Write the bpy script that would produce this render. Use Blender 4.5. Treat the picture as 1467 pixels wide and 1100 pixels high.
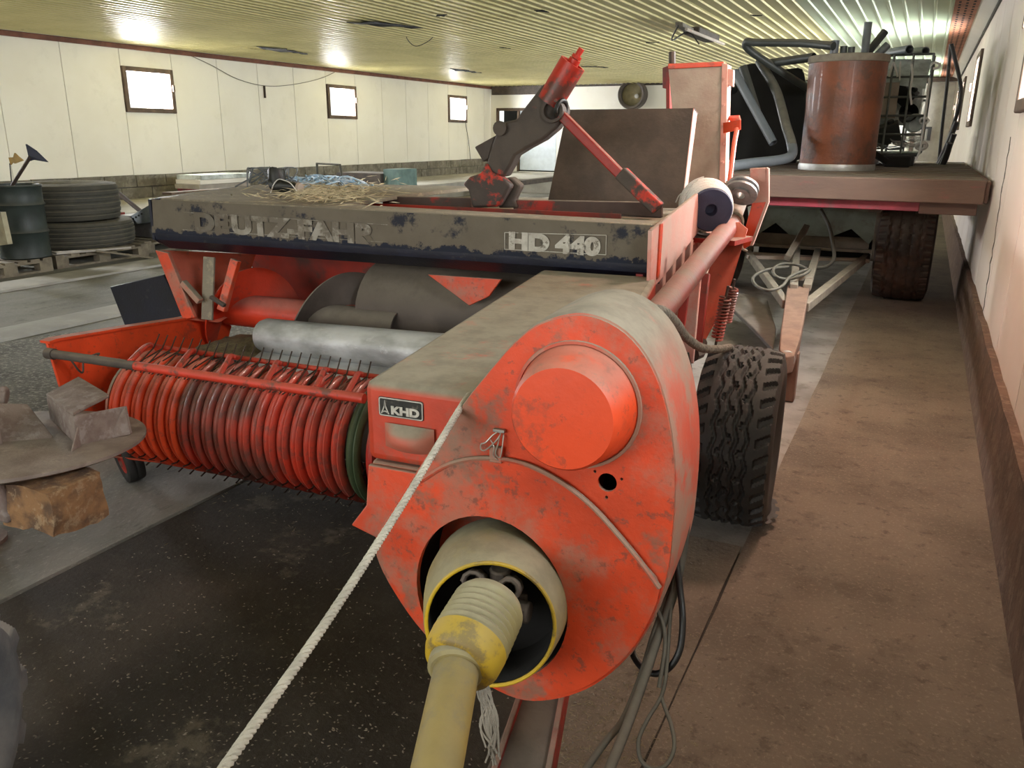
import bpy, bmesh, math, random
from mathutils import Vector, Matrix, noise as mnoise
for o in list(bpy.data.objects): bpy.data.objects.remove(o)
R = math.radians
random.seed(7)
scn = bpy.context.scene
COL = scn.collection

# ------------------------------------------------------------------ camera
FPX, CX, CY, HC = 1168.0, 733.5, 550.0, 1.42
PIT, YAW, ROL = R(17.0), R(26.0), R(0.4)
fh = Vector((-math.sin(YAW), math.cos(YAW), 0)); r0 = Vector((math.cos(YAW), math.sin(YAW), 0))
FW = fh * math.cos(PIT) - Vector((0, 0, math.sin(PIT)))
u0 = r0.cross(FW)
RT = r0 * math.cos(ROL) + u0 * math.sin(ROL); UP = -r0 * math.sin(ROL) + u0 * math.cos(ROL)
CAM = Vector((0, 0, HC))
cam = bpy.data.cameras.new('camera'); cam_o = bpy.data.objects.new('camera', cam); COL.objects.link(cam_o)
cam.sensor_fit = 'HORIZONTAL'; cam.sensor_width = 36.0; cam.lens = 36.0 * FPX / 1467.0
cam.clip_start = 0.02; cam.clip_end = 200
M = Matrix((RT, UP, -FW)).transposed().to_4x4(); M.translation = CAM
cam_o.matrix_world = M
scn.camera = cam_o

# ------------------------------------------------------------------ world, lights, exposure
w = bpy.data.worlds.new('overcast'); scn.world = w; w.use_nodes = True
nt = w.node_tree; nt.nodes.clear()
wo = nt.nodes.new('ShaderNodeOutputWorld'); bg = nt.nodes.new('ShaderNodeBackground')
tc = nt.nodes.new('ShaderNodeTexCoord'); sx = nt.nodes.new('ShaderNodeSeparateXYZ'); cr = nt.nodes.new('ShaderNodeValToRGB')
mr = nt.nodes.new('ShaderNodeMapRange'); mr.inputs['From Min'].default_value = -1; mr.inputs['From Max'].default_value = 1
nt.links.new(tc.outputs['Generated'], sx.inputs[0]); nt.links.new(sx.outputs['Z'], mr.inputs['Value'])
nt.links.new(mr.outputs[0], cr.inputs[0]); nt.links.new(cr.outputs[0], bg.inputs[0]); nt.links.new(bg.outputs[0], wo.inputs[0])
cr.color_ramp.elements[0].position = .47; cr.color_ramp.elements[0].color = (.22, .26, .09, 1)
cr.color_ramp.elements[1].position = .53; cr.color_ramp.elements[1].color = (.93, .97, 1, 1)
bg.inputs[1].default_value = 1.5

def area(name, loc, direction, sx_, sy_, power, color, spread=180):
    l = bpy.data.lights.new(name, 'AREA'); l.shape = 'RECTANGLE'; l.size = sx_; l.size_y = sy_
    l.energy = power; l.color = color; l.spread = R(spread)
    o = bpy.data.objects.new(name, l); COL.objects.link(o)
    z = -Vector(direction).normalized(); up = Vector((0, 0, 1))
    x = up.cross(z).normalized(); y = z.cross(x)
    m = Matrix((x, y, z)).transposed().to_4x4(); m.translation = Vector(loc); o.matrix_world = m
    return o
RX, LX, FY, BY, CZ = 0.46, -12.0, 23.0, -4.0, 2.8          # right wall, left wall, far wall, near wall, ceiling
LWIN = [(4.70, 5.74), (9.96, 11.0), (15.24, 16.28), (20.46, 21.5)]
RWIN = [(0.55, 1.6), (4.80, 5.86), (12.3, 13.35), (17.6, 18.65), (21.0, 22.05)]
for i, (a, b) in enumerate(LWIN):
    area('daylight_left', (LX - .42, (a + b) / 2, 2.1), (1, 0, 0), 1.5, 1.1, 700, (.95, .97, 1))
for i, (a, b) in enumerate(RWIN):
    area('daylight_right', (RX + .32, (a + b) / 2, 2.0), (-1, 0, 0), 1.5, 1.2, (90, 520, 520, 380, 280)[i], (.92, .98, 1))
area('front_fill', (-3.2, BY - .3, 1.9), (-.05, 1, -.02), 5.6, 1.6, 130, (1, .98, .94))  # added front light, shining through an unseen opening behind the camera
area('daylight_side_door', (LX - .3, 2.0, 1.3), (1, 0.05, -.05), 1.6, 2.0, 420, (.95, .98, 1))
hl = area('warm_aisle_fill', (.02, 4.0, 2.62), (.0, .02, -1), .35, .35, 30, (1, .66, .54), 170)  # added warm lamp above the aisle, unseen, tinting wall and floor

vs = scn.view_settings
scn.display_settings.display_device = 'sRGB'
vs.view_transform = 'Standard'; vs.look = 'None'; vs.gamma = 1.0; vs.use_curve_mapping = False
vs.exposure = 0.55
scn.cycles.max_bounces = 8; scn.cycles.diffuse_bounces = 5; scn.cycles.glossy_bounces = 3
scn.cycles.transparent_max_bounces = 12; scn.cycles.use_denoising = True
scn.cycles.caustics_reflective = False; scn.cycles.caustics_refractive = False
scn.cycles.sample_clamp_indirect = 6

# ------------------------------------------------------------------ pixel -> point
BRZ = R(4.0)
BU = Vector((math.cos(BRZ), math.sin(BRZ), 0)); BV = Vector((-math.sin(BRZ), math.cos(BRZ), 0)); ZZ = Vector((0, 0, 1))
def ray(px, py): return RT * ((px - CX) / FPX) - UP * ((py - CY) / FPX) + FW
def atD(px, py, d): return CAM + ray(px, py) * d
def atX(px, py, x): d = ray(px, py); return CAM + d * (x / d.x)
def atY(px, py, y): d = ray(px, py); return CAM + d * (y / d.y)
def atZ(px, py, z): d = ray(px, py); return CAM + d * ((z - HC) / d.z)
def tob(p): return Vector((p.dot(BU), p.dot(BV), p.z))
def frb(q): return BU * q[0] + BV * q[1] + ZZ * q[2]
def bV(px, py, v): d = ray(px, py); return tob(CAM + d * (v / d.dot(BV)))
def bU(px, py, u): d = ray(px, py); return tob(CAM + d * (u / d.dot(BU)))
def bZ(px, py, z): return tob(atZ(px, py, z))
def bD(px, py, d): return tob(atD(px, py, d))

# ------------------------------------------------------------------ materials
def mat(name, col, rough=.6, metal=0., var=.25, vscale=6., col2=None, dust=0., dustcol=(.27, .235, .18), patch=0., pscale=5., pcol=None,
        bump=.15, bscale=60., spec=.5, pth=.55, coat=0., stretch=(1, 1, 1), fine=0., band=None, speck=0., sscale=38., scol=(.09, .06, .045), patch2=0., p2scale=2.6, p2col=(.27, .19, .14), p2th=.53):
    """paint / rust / concrete: base colour with noise, dust lying on upward faces, grime patches and fine relief"""
    m = bpy.data.materials.new(name); m.use_nodes = True; t = m.node_tree; n = t.nodes; L = t.links
    b = n['Principled BSDF']
    tcn = n.new('ShaderNodeTexCoord'); mp = n.new('ShaderNodeMapping'); mp.inputs['Scale'].default_value = stretch
    L.new(tcn.outputs['Object'], mp.inputs[0])
    def nz(scale, detail=4, ro=.6):
        x = n.new('ShaderNodeTexNoise'); x.inputs['Scale'].default_value = scale; x.inputs['Detail'].default_value = detail
        x.inputs['Roughness'].default_value = ro; L.new(mp.outputs[0], x.inputs['Vector']); return x.outputs['Fac']
    def ramp(src, a, c):
        x = n.new('ShaderNodeMapRange'); x.interpolation_type = 'SMOOTHSTEP'
        x.inputs['From Min'].default_value = a; x.inputs['From Max'].default_value = c; L.new(src, x.inputs['Value']); return x.outputs[0]
    def mul(s, k):
        x = n.new('ShaderNodeMath'); x.operation = 'MULTIPLY'; L.new(s, x.inputs[0])
        if isinstance(k, (int, float)): x.inputs[1].default_value = k
        else: L.new(k, x.inputs[1])
        return x.outputs[0]
    def mix(f, a, c):
        x = n.new('ShaderNodeMix'); x.data_type = 'RGBA'
        L.new(f, x.inputs[0])
        for s, i in ((a, 6), (c, 7)):
            if isinstance(s, tuple): x.inputs[i].default_value = (*s[:3], 1)
            else: L.new(s, x.inputs[i])
        return x.outputs[2]
    c2 = col2 if col2 else tuple(max(0, c * (1 - var)) for c in col)
    c = mix(ramp(nz(vscale), .35, .68), tuple(col), tuple(c2))
    rsrc = None
    if fine:
        c = mix(mul(ramp(nz(85, 6, .8), .53, .66), fine), c, tuple(min(1, x * 2.2 + .05) for x in col))
    if patch:
        f = mul(ramp(nz(pscale, 9, .7), pth - .05, pth + .045), patch)
        if band is not None:                                       # worn clean below a ragged line
            s = n.new('ShaderNodeSeparateXYZ'); L.new(tcn.outputs['Object'], s.inputs[0])
            a_ = n.new('ShaderNodeMath'); a_.operation = 'MULTIPLY_ADD'; L.new(nz(13, 8, .75), a_.inputs[0]); a_.inputs[1].default_value = -.16; L.new(s.outputs['Z'], a_.inputs[2])
            k_ = ramp(a_.outputs[0], band - .08 + .006, band - .08 - .006)
            x = n.new('ShaderNodeMath'); x.operation = 'MAXIMUM'; L.new(f, x.inputs[0]); L.new(k_, x.inputs[1]); f = x.outputs[0]
        c = mix(f, c, tuple(pcol or dustcol)); rsrc = f
    if patch2:
        c = mix(mul(ramp(nz(p2scale, 10, .72), p2th - .06, p2th + .09), patch2), c, tuple(p2col))
    if speck:
        c = mix(mul(ramp(nz(sscale, 6, .7), .56, .66), speck), c, tuple(scol))
    if dust:
        g = n.new('ShaderNodeNewGeometry'); s = n.new('ShaderNodeSeparateXYZ'); L.new(g.outputs['Normal'], s.inputs[0])
        up = ramp(s.outputs['Z'], .15, .75)
        f = mul(mul(up, ramp(nz(9, 6, .7), .15, .45)), dust)
        dc = mix(ramp(nz(14, 6, .65), .35, .7), tuple(dustcol), tuple(x * .72 for x in dustcol))
        c = mix(f, c, dc)
        rr = n.new('ShaderNodeMapRange'); rr.inputs['To Min'].default_value = rough; rr.inputs['To Max'].default_value = .95
        L.new(f, rr.inputs['Value']); L.new(rr.outputs[0], b.inputs['Roughness'])
    else:
        b.inputs['Roughness'].default_value = rough
    L.new(c, b.inputs['Base Color'])
    b.inputs['Metallic'].default_value = metal; b.inputs['Specular IOR Level'].default_value = spec
    if coat: b.inputs['Coat Weight'].default_value = coat
    if bump:
        bp = n.new('ShaderNodeBump'); bp.inputs['Strength'].default_value = bump; bp.inputs['Distance'].default_value = .01
        L.new(nz(bscale, 5, .65), bp.inputs['Height']); L.new(bp.outputs[0], b.inputs['Normal'])
    return m
def emit(name, col, s):
    m = bpy.data.materials.new(name); m.use_nodes = True; t = m.node_tree; b = t.nodes['Principled BSDF']
    b.inputs['Emission Color'].default_value = (*col, 1); b.inputs['Emission Strength'].default_value = s
    return m
DUST = (.29, .25, .19)
RED = (.74, .072, .018)
MT = {}
MT['red'] = mat('baler_red', RED, .45, var=.3, vscale=4, dust=.9, dustcol=DUST, patch=.8, pscale=5.5, pth=.565, pcol=(.19, .11, .075), bump=.1, speck=.6, patch2=.6)
MT['red_clean'] = mat('baler_red_clean', (.76, .075, .02), .4, var=.15, dust=.55, dustcol=DUST, patch=.5, pscale=7, pth=.62, pcol=(.16, .06, .04), bump=.06, speck=.4)
MT['red_dusty'] = mat('baler_red_dusty', (.55, .07, .035), .6, col2=(.42, .16, .11), vscale=5, dust=1, dustcol=DUST, patch=.7, pscale=4, pth=.5, pcol=(.30, .23, .17), bump=.1)
MT['guard_red'] = mat('guard_bar_red', (.6, .045, .02), .5, var=.2, dust=.35, dustcol=(.22, .14, .1), patch=.8, pscale=11, pth=.58, pcol=(.07, .04, .03))
MT['tube_red'] = mat('tube_dull_red', (.30, .06, .05), .42, col2=(.22, .08, .065), vscale=6, dust=.45, dustcol=(.30, .25, .2), patch=.5, pscale=7, pth=.58, pcol=(.25, .19, .15))
MT['red_dark'] = mat('baler_red_dark', (.38, .025, .015), .5, var=.4, dust=.7, patch=.45, pscale=6, pth=.56, pcol=(.05, .03, .025))
MT['red_pale'] = mat('sun_bleached_red', (.62, .33, .28), .7, col2=(.55, .42, .36), vscale=4, dust=.7, patch=.45, pscale=3, pth=.56, pcol=(.62, .16, .11))
MT['red_worn'] = mat('worn_reel_red', (.56, .05, .026), .3, col2=(.16, .065, .05), vscale=3.0, dust=.15, patch=.5, pscale=14, pth=.54, pcol=(.09, .06, .05), bump=.05, coat=.2)
MT['post_dust'] = mat('dust_coated_sheet', (.44, .39, .33), .85, col2=(.38, .31, .26), vscale=7, patch=.6, pscale=5, pth=.66, pcol=(.5, .1, .07), bump=.2)
MT['chute'] = mat('dusty_chute', (.60, .06, .025), .5, var=.25, dust=1, dustcol=(.285, .25, .185), patch=.5, pscale=5, pth=.6, pcol=(.22, .14, .1), bump=.12)
MT['navy'] = mat('navy_paint', (.006, .008, .022), .45, var=.4, patch=.25, pscale=18, pth=.64, pcol=(.12, .11, .09))
MT['hood_front'] = mat('dirty_hood_front', (.115, .097, .071), .85, col2=(.14, .118, .088), vscale=5, patch=.95, pscale=6.5, pth=.585, band=1.0, pcol=(.008, .011, .024), bump=.15, dust=.9, dustcol=DUST)
MT['dust_top'] = mat('thick_dust', (.235, .205, .155), .95, col2=(.20, .172, .13), vscale=6, patch=.5, pscale=22, pth=.58, pcol=(.40, .34, .23), bump=.5, bscale=40)
MT['grime'] = mat('grimy_steel', (.052, .041, .034), .75, col2=(.085, .066, .052), vscale=8, dust=.7, dustcol=(.17, .14, .11), bump=.2)
MT['arm'] = mat('grimy_red_arm', (.05, .037, .031), .7, col2=(.075, .058, .046), vscale=6, patch=.95, pscale=5, pth=.60, pcol=(.6, .035, .015), bump=.2)
MT['beam_red'] = mat('beam_rubbed_red', (.085, .055, .045), .8, patch=.9, pscale=3.2, pth=.60, pcol=(.38, .025, .015), dust=.6)
MT['back_red'] = mat('trough_back_red', (.40, .035, .02), .55, col2=(.2, .04, .03), vscale=3, patch=.7, pscale=2.5, pth=.54, pcol=(.07, .055, .045))
MT['auger_red'] = mat('auger_red', (.66, .05, .018), .38, var=.25, dust=.5, dustcol=(.3, .24, .2), patch=.5, pscale=14, pth=.63, pcol=(.12, .05, .04))
MT['auger_grey'] = mat('auger_grey', (.085, .068, .058), .7, col2=(.12, .095, .08), vscale=7, dust=.6, patch=.4, pscale=3, pth=.68, pcol=(.5, .07, .03))
MT['green'] = mat('dark_green', (.05, .075, .035), .45, var=.4)
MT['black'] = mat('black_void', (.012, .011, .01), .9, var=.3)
MT['rubber'] = mat('old_rubber', (.018, .0175, .0165), .6, col2=(.028, .027, .025), vscale=10, dust=.55, dustcol=(.12, .118, .11), bump=.12)
MT['rubber_rust'] = mat('dusty_trailer_rubber', (.04, .028, .022), .8, col2=(.085, .045, .03), vscale=7, dust=.5, bump=.2)
MT['rubber_farm'] = mat('dusty_farm_rubber', (.035, .034, .026), .75, col2=(.06, .054, .04), vscale=5, dust=.85, dustcol=(.14, .125, .09), bump=.2)
MT['steel'] = mat('dull_steel', (.42, .41, .39), .45, metal=.75, var=.3, dust=.5)
MT['steel_grey'] = mat('grey_pulley_steel', (.33, .34, .35), .45, metal=.5, var=.35, vscale=20)
MT['strut_red'] = mat('strut_red', (.42, .022, .013), .5, var=.4, patch=.6, pscale=8, pth=.6, pcol=(.08, .045, .035))
MT['wire'] = mat('bare_wire', (.55, .54, .5), .4, metal=.6, var=.2)
MT['tine'] = mat('tine_wire', (.06, .04, .03), .5, metal=.3, var=.4)
MT['yellow'] = mat('guard_yellow', (.58, .38, .015), .5, col2=(.44, .30, .03), vscale=6, dust=.3, dustcol=(.33, .28, .12), patch=.8, pscale=16, pth=.58, pcol=(.16, .12, .06), bump=.1)
MT['yellow_dusty'] = mat('guard_cone_dusty', (.36, .30, .11), .7, col2=(.27, .235, .13), vscale=6, dust=1, dustcol=(.34, .31, .2), patch=.4, pscale=10, pth=.62, pcol=(.2, .17, .11), bump=.1)
MT['yellow_tube'] = mat('pto_tube_yellow', (.38, .265, .06), .55, col2=(.26, .195, .07), vscale=5, dust=.4, dustcol=(.3, .25, .12), patch=.55, pscale=8, pth=.6, pcol=(.17, .15, .11), bump=.08)
MT['rope'] = mat('pale_rope', (.50, .47, .39), .9, var=.25, vscale=25, bump=.4, bscale=160)
MT['rope_grey'] = mat('grey_rope', (.27, .245, .2), .95, var=.3, vscale=25, bump=.4, bscale=160)
MT['hose'] = mat('dusty_hose', (.05, .049, .038), .7, col2=(.075, .07, .055), vscale=12, dust=.3)
MT['hose_black'] = mat('black_hose', (.012, .013, .014), .4, var=.3)
MT['letter'] = mat('worn_white_letters', (.50, .48, .42), .8, col2=(.36, .33, .28), vscale=20, patch=.85, pscale=26, pth=.57, pcol=(.12, .1, .075))
MT['letter_faint'] = mat('faded_letters', (.33, .31, .27), .85, col2=(.2, .18, .14), vscale=10, patch=.9, pscale=12, pth=.5, pcol=(.13, .11, .085))
MT['letter_gone'] = mat('letters_worn_away', (.19, .17, .14), .9, patch=1, pscale=9, pth=.43, pcol=(.125, .105, .08))
MT['letter_clean'] = mat('badge_silver', (.55, .53, .48), .5, var=.3, vscale=60)
MT['badge'] = mat('badge_black', (.02, .019, .018), .4, var=.3, patch=.4, pscale=40, pth=.6, pcol=(.2, .17, .13))
MT['straw'] = mat('straw', (.58, .50, .33), .9, var=.45, vscale=30, bump=0)
MT['straw_dull'] = mat('dull_straw', (.24, .19, .11), .9, var=.6, vscale=30, bump=0)
MT['chips'] = mat('pale_chaff', (.24, .205, .16), .9, var=.5, vscale=8, bump=0)
MT['rust_disc'] = mat('rusty_disc_steel', (.24, .20, .17), .75, col2=(.17, .13, .11), vscale=9, patch=.5, pscale=13, pth=.6, pcol=(.32, .27, .22), bump=.3, bscale=90)
MT['rust_bracket'] = mat('rusty_bracket', (.22, .175, .15), .85, col2=(.15, .105, .09), vscale=14, patch=.5, pscale=25, pth=.56, pcol=(.3, .27, .25), bump=.4, bscale=90)
MT['rust_block'] = mat('rusty_block', (.27, .145, .065), .95, col2=(.10, .058, .035), vscale=14, patch=.5, pscale=26, pth=.57, pcol=(.42, .31, .19), bump=.9, bscale=45)
MT['tarp'] = mat('dusty_blue_rubber', (.085, .095, .105), .7, col2=(.16, .165, .165), vscale=8, dust=.8, dustcol=(.25, .24, .22), bump=.3)
MT['foil'] = mat('dusty_zinc_sheet', (.62, .64, .66), .42, metal=.35, col2=(.33, .34, .34), vscale=8, patch=.4, pscale=30, pth=.6, pcol=(.68, .7, .71), bump=.25, bscale=20, stretch=(.5, 1, 1))
MT['twine_white'] = mat('white_twine', (.72, .70, .66), .9, var=.15, bump=.5, bscale=120)
MT['twine_blue'] = mat('blue_twine', (.26, .42, .58), .8, col2=(.55, .62, .66), vscale=30)
MT['spool_blue'] = mat('blue_spool_end', (.045, .05, .10), .6, var=.3)
# setting
MT['wall_white'] = mat('white_insulation_panel', (.88, .845, .765), .6, col2=(.83, .79, .70), vscale=.8, bump=.03, patch=.12, pscale=2.2, pth=.6, pcol=(.58, .55, .47))
MT['wall_right'] = mat('white_right_panel', (.80, .70, .63), .6, col2=(.76, .65, .57), vscale=.9, bump=.08, bscale=25)
MT['joint'] = mat('joint_dark', (.11, .1, .085), .9)
MT['concrete'] = mat('plinth_concrete', (.20, .18, .145), .95, col2=(.12, .107, .085), vscale=3.5, patch=.5, pscale=9, pth=.55, pcol=(.30, .28, .23), bump=.5, bscale=30)
MT['plinth_right'] = mat('plinth_brown', (.13, .075, .05), .95, col2=(.07, .04, .028), vscale=7, patch=.5, pscale=14, pth=.55, pcol=(.24, .16, .11), bump=.7, bscale=25)
MT['ceil'] = mat('ribbed_ceiling_sheet', (.72, .645, .33), .42, metal=.3, col2=(.60, .535, .25), vscale=1.2, patch=.5, pscale=1.8, pth=.66, pcol=(.22, .19, .09), bump=.05, bscale=12, spec=.7)
MT['ceil_right'] = mat('ribbed_ceiling_sheet_green_lit', (.62, .72, .52), .36, metal=.25, col2=(.56, .66, .45), vscale=1.2, bump=.05, bscale=12, spec=.7)  # green light from outdoors put into the sheet colour
MT['brown_trim'] = mat('brown_trim', (.20, .075, .045), .7, var=.4)
MT['orange_strip'] = mat('orange_brown_vent', (.40, .15, .075), .7, var=.35, vscale=4)
MT['wood_frame'] = mat('window_wood', (.13, .085, .06), .7, var=.4)
MT['door_grey'] = mat('door_grey', (.42, .38, .33), .7, var=.2)
MT['floor_dark'] = mat('dark_wet_floor', (.038, .032, .026), .85, col2=(.060, .052, .042), vscale=2.2, patch=.75, pscale=3.0, pth=.61, pcol=(.14, .12, .09), bump=.5, bscale=35, fine=.25, spec=.18)
MT['floor_grey'] = mat('grey_floor', (.24, .23, .20), .8, spec=.2, col2=(.14, .134, .113), vscale=1.6, patch=.5, pscale=5, pth=.58, pcol=(.22, .21, .18), bump=.3, bscale=40, stretch=(1, .4, 1), fine=.3, speck=.4, sscale=18, scol=(.06, .057, .048))
MT['floor_gravel'] = mat('gritty_floor', (.15, .14, .115), .95, col2=(.085, .078, .062), vscale=4, patch=.8, pscale=38, pth=.55, pcol=(.34, .32, .27), bump=1, bscale=60)
MT['floor_light'] = mat('light_concrete', (.43, .41, .365), .85, spec=.2, col2=(.31, .295, .26), vscale=2, patch=.5, pscale=8, pth=.6, pcol=(.40, .39, .35), bump=.2)
MT['floor_under'] = mat('pale_floor_under_baler', (.27, .25, .22), .85, spec=.2, col2=(.17, .15, .13), vscale=2, patch=.5, pscale=7, pth=.58, pcol=(.12, .10, .08), bump=.3)
MT['floor_aisle'] = mat('aisle_floor', (.185, .145, .108), .8, col2=(.125, .097, .072), vscale=1.8, patch=.45, pscale=6, pth=.60, pcol=(.085, .065, .048), bump=.55, bscale=50, fine=.35, spec=.2, speck=.5, sscale=14, scol=(.06, .045, .033))
MT['pallet'] = mat('pallet_wood', (.22, .185, .13), .9, col2=(.13, .105, .075), vscale=9, dust=.4, bump=.3)
MT['drum_green'] = mat('dark_green_drum', (.018, .028, .024), .5, var=.4, dust=.5)
MT['flag_blue'] = mat('navy_flag', (.014, .018, .05), .8)
MT['flag_yellow'] = mat('ochre_paper', (.42, .26, .07), .9, var=.4)
MT['stick'] = mat('dark_stick', (.05, .032, .025), .8)
MT['blue_sheet'] = mat('blue_grey_sheet', (.15, .175, .19), .6, var=.3, dust=.4)
MT['teal'] = mat('teal_crate', (.14, .22, .2), .7, var=.3)
MT['deck'] = mat('deck_plank', (.15, .10, .07), .85, col2=(.10, .064, .047), vscale=8, dust=.7, dustcol=(.18, .15, .115), bump=.3, stretch=(.25, 1, 1))
MT['deck_edge'] = mat('deck_edge_red', (.15, .092, .068), .85, col2=(.11, .07, .056), vscale=4, patch=.6, pscale=5, pth=.6, pcol=(.26, .06, .065), bump=.3, stretch=(.3, 1, 1))
MT['trailer_red'] = mat('trailer_red', (.36, .05, .075), .6, col2=(.22, .035, .05), vscale=4, patch=.5, pscale=9, pth=.58, pcol=(.13, .09, .08))
MT['trailer_green'] = mat('trailer_body_green', (.22, .26, .215), .8, col2=(.16, .175, .14), vscale=5, patch=.4, pscale=7, pth=.58, pcol=(.12, .08, .055), dust=.5)
MT['frame_dust'] = mat('dusty_frame', (.22, .19, .145), .85, col2=(.16, .13, .1), vscale=9, dust=.6)
MT['rust_plate'] = mat('rust_plate', (.17, .095, .065), .9, col2=(.12, .065, .045), vscale=7, dust=.4, dustcol=(.3, .2, .14))
MT['copper'] = mat('varnished_fibre', (.19, .050, .017), .5, col2=(.10, .032, .014), vscale=3.5, patch=.7, pscale=6, pth=.57, pcol=(.06, .028, .017), bump=.6, bscale=14, coat=.03)
MT['pvc'] = mat('grey_pvc', (.14, .155, .17), .4, var=.2, vscale=3)
MT['pvc_dark'] = mat('dark_grey_pvc', (.045, .05, .046), .45, var=.35, vscale=4, dust=.5)
MT['ibc_plastic'] = mat('milky_plastic', (.78, .84, .82), .4, col2=(.36, .40, .38), vscale=4)
MT['cage'] = mat('dark_cage_tube', (.15, .16, .15), .5, metal=.4, var=.3)
MT['black_plastic'] = mat('black_plastic', (.010, .011, .010), .5, var=.3)
MT['rod'] = mat('dark_rod', (.022, .018, .017), .5, var=.3)
MT['fan'] = mat('vent_ochre', (.22, .18, .09), .7, var=.3)
MT['glass'] = None
g = bpy.data.materials.new('window_glass'); g.use_nodes = True; gt = g.node_tree; gt.nodes.clear()
go = gt.nodes.new('ShaderNodeOutputMaterial'); gm = gt.nodes.new('ShaderNodeMixShader'); gtr = gt.nodes.new('ShaderNodeBsdfTransparent'); ggl = gt.nodes.new('ShaderNodeBsdfGlossy')
gm.inputs[0].default_value = .06; ggl.inputs['Roughness'].default_value = .03
gt.links.new(gtr.outputs[0], gm.inputs[1]); gt.links.new(ggl.outputs[0], gm.inputs[2]); gt.links.new(gm.outputs[0], go.inputs[0])
MT['glass'] = g

# ------------------------------------------------------------------ objects
ORG = {}
def empty(name, loc, label=None, cat=None, group=None, rz=0., frame=None):
    o = bpy.data.objects.new(name, None); COL.objects.link(o); o.empty_display_size = .1
    o.location = loc; o.rotation_euler = (0, 0, rz)
    ORG[o.name] = Vector(frame if frame is not None else loc)
    if label: o['label'] = label
    if cat: o['category'] = cat
    if group: o['group'] = group
    return o
def obj(name, bm, m, parent=None, smooth=35, bevel=0., loc=None, label=None, cat=None, group=None, kind=None, recalc=True):
    org = ORG[parent.name] if parent is not None else (Vector(loc) if loc is not None else Vector((0, 0, 0)))
    if recalc: bmesh.ops.recalc_face_normals(bm, faces=bm.faces)
    bmesh.ops.translate(bm, verts=bm.verts, vec=-org)
    me = bpy.data.meshes.new(name); bm.to_mesh(me); bm.free()
    ms = m if isinstance(m, list) else [m]
    for x in ms: me.materials.append(MT[x] if isinstance(x, str) else x)
    if smooth:
        for p in me.polygons: p.use_smooth = True
        me.set_sharp_from_angle(angle=R(smooth))
    o = bpy.data.objects.new(name, me); COL.objects.link(o)
    if parent is not None:
        o.parent = parent; ORG[o.name] = org
    else:
        o.location = org; ORG[o.name] = org
    if bevel:
        md = o.modifiers.new('edge', 'BEVEL'); md.width = bevel; md.segments = 2; md.limit_method = 'ANGLE'; md.angle_limit = R(40)
    if label: o['label'] = label
    if cat: o['category'] = cat
    if group: o['group'] = group
    if kind: o['kind'] = kind
    return o
NB = bmesh.new
def box(bm, lo, hi):
    x0, y0, z0 = lo; x1, y1, z1 = hi
    v = [bm.verts.new(p) for p in ((x0, y0, z0), (x1, y0, z0), (x1, y1, z0), (x0, y1, z0), (x0, y0, z1), (x1, y0, z1), (x1, y1, z1), (x0, y1, z1))]
    for f in ((0, 3, 2, 1), (4, 5, 6, 7), (0, 1, 5, 4), (1, 2, 6, 5), (2, 3, 7, 6), (3, 0, 4, 7)): bm.faces.new([v[i] for i in f])
    return bm
def ext(bm, pts, off):
    """closed solid: a polygon and its copy moved by off (a vector, or a list of points)"""
    a = [bm.verts.new(p) for p in pts]
    b = [bm.verts.new(Vector(p) + Vector(off)) for p in pts]
    bm.faces.new(a); bm.faces.new(b[::-1]); n = len(pts)
    for i in range(n): bm.faces.new((a[i], b[i], b[(i + 1) % n], a[(i + 1) % n]))
    return bm
def frame_of(d):
    d = Vector(d).normalized(); a = Vector((0, 0, 1)) if abs(d.z) < .9 else Vector((1, 0, 0))
    x = d.cross(a).normalized(); return x, d.cross(x).normalized(), d
def catmull(pts, n=6, closed=False):
    P = [Vector(p) for p in pts]; out = []; N = len(P); rng = N if closed else N - 1
    for i in range(rng):
        p1, p2 = P[i], P[(i + 1) % N]
        p0 = P[(i - 1) % N] if (closed or i > 0) else p1 * 2 - p2
        p3 = P[(i + 2) % N] if (closed or i + 2 < N) else p2 * 2 - p1
        for k in range(n):
            t = k / n
            out.append(.5 * ((2 * p1) + (p2 - p0) * t + (2 * p0 - 5 * p1 + 4 * p2 - p3) * t * t + (3 * p1 - p0 - 3 * p2 + p3) * t ** 3))
    if not closed: out.append(P[-1])
    return out
def tube(bm, pts, r, seg=8, closed=False, cap=True):
    P = [Vector(p) for p in pts]; N = len(P); rings = []
    prev = None
    for i in range(N):
        if closed: d = P[(i + 1) % N] - P[i - 1]
        else: d = P[min(i + 1, N - 1)] - P[max(i - 1, 0)]
        d.normalize()
        if prev is None: x, y, _ = frame_of(d)
        else:
            x = prev - d * prev.dot(d)
            if x.length < 1e-6: x, _, _ = frame_of(d)
            x.normalize(); y = d.cross(x)
        prev = x
        rr = r[i] if isinstance(r, (list, tuple)) else r
        rings.append([bm.verts.new(P[i] + (x * math.cos(a) + y * math.sin(a)) * rr) for a in [2 * math.pi * k / seg for k in range(seg)]])
    rng = N if closed else N - 1
    for i in range(rng):
        A, B = rings[i], rings[(i + 1) % N]
        for k in range(seg): bm.faces.new((A[k], A[(k + 1) % seg], B[(k + 1) % seg], B[k]))
    if cap and not closed: bm.faces.new(rings[0][::-1]); bm.faces.new(rings[-1])
    return bm
def pipe(bm, a, b, r_out, r_in, seg=18):
    """open pipe with wall thickness"""
    a, b = Vector(a), Vector(b); x, y, d = frame_of(b - a); L = (b - a).length
    return lathe(bm, [(r_in, 0), (r_out, 0), (r_out, L), (r_in, L)], a, d, seg, closed=True)
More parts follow.
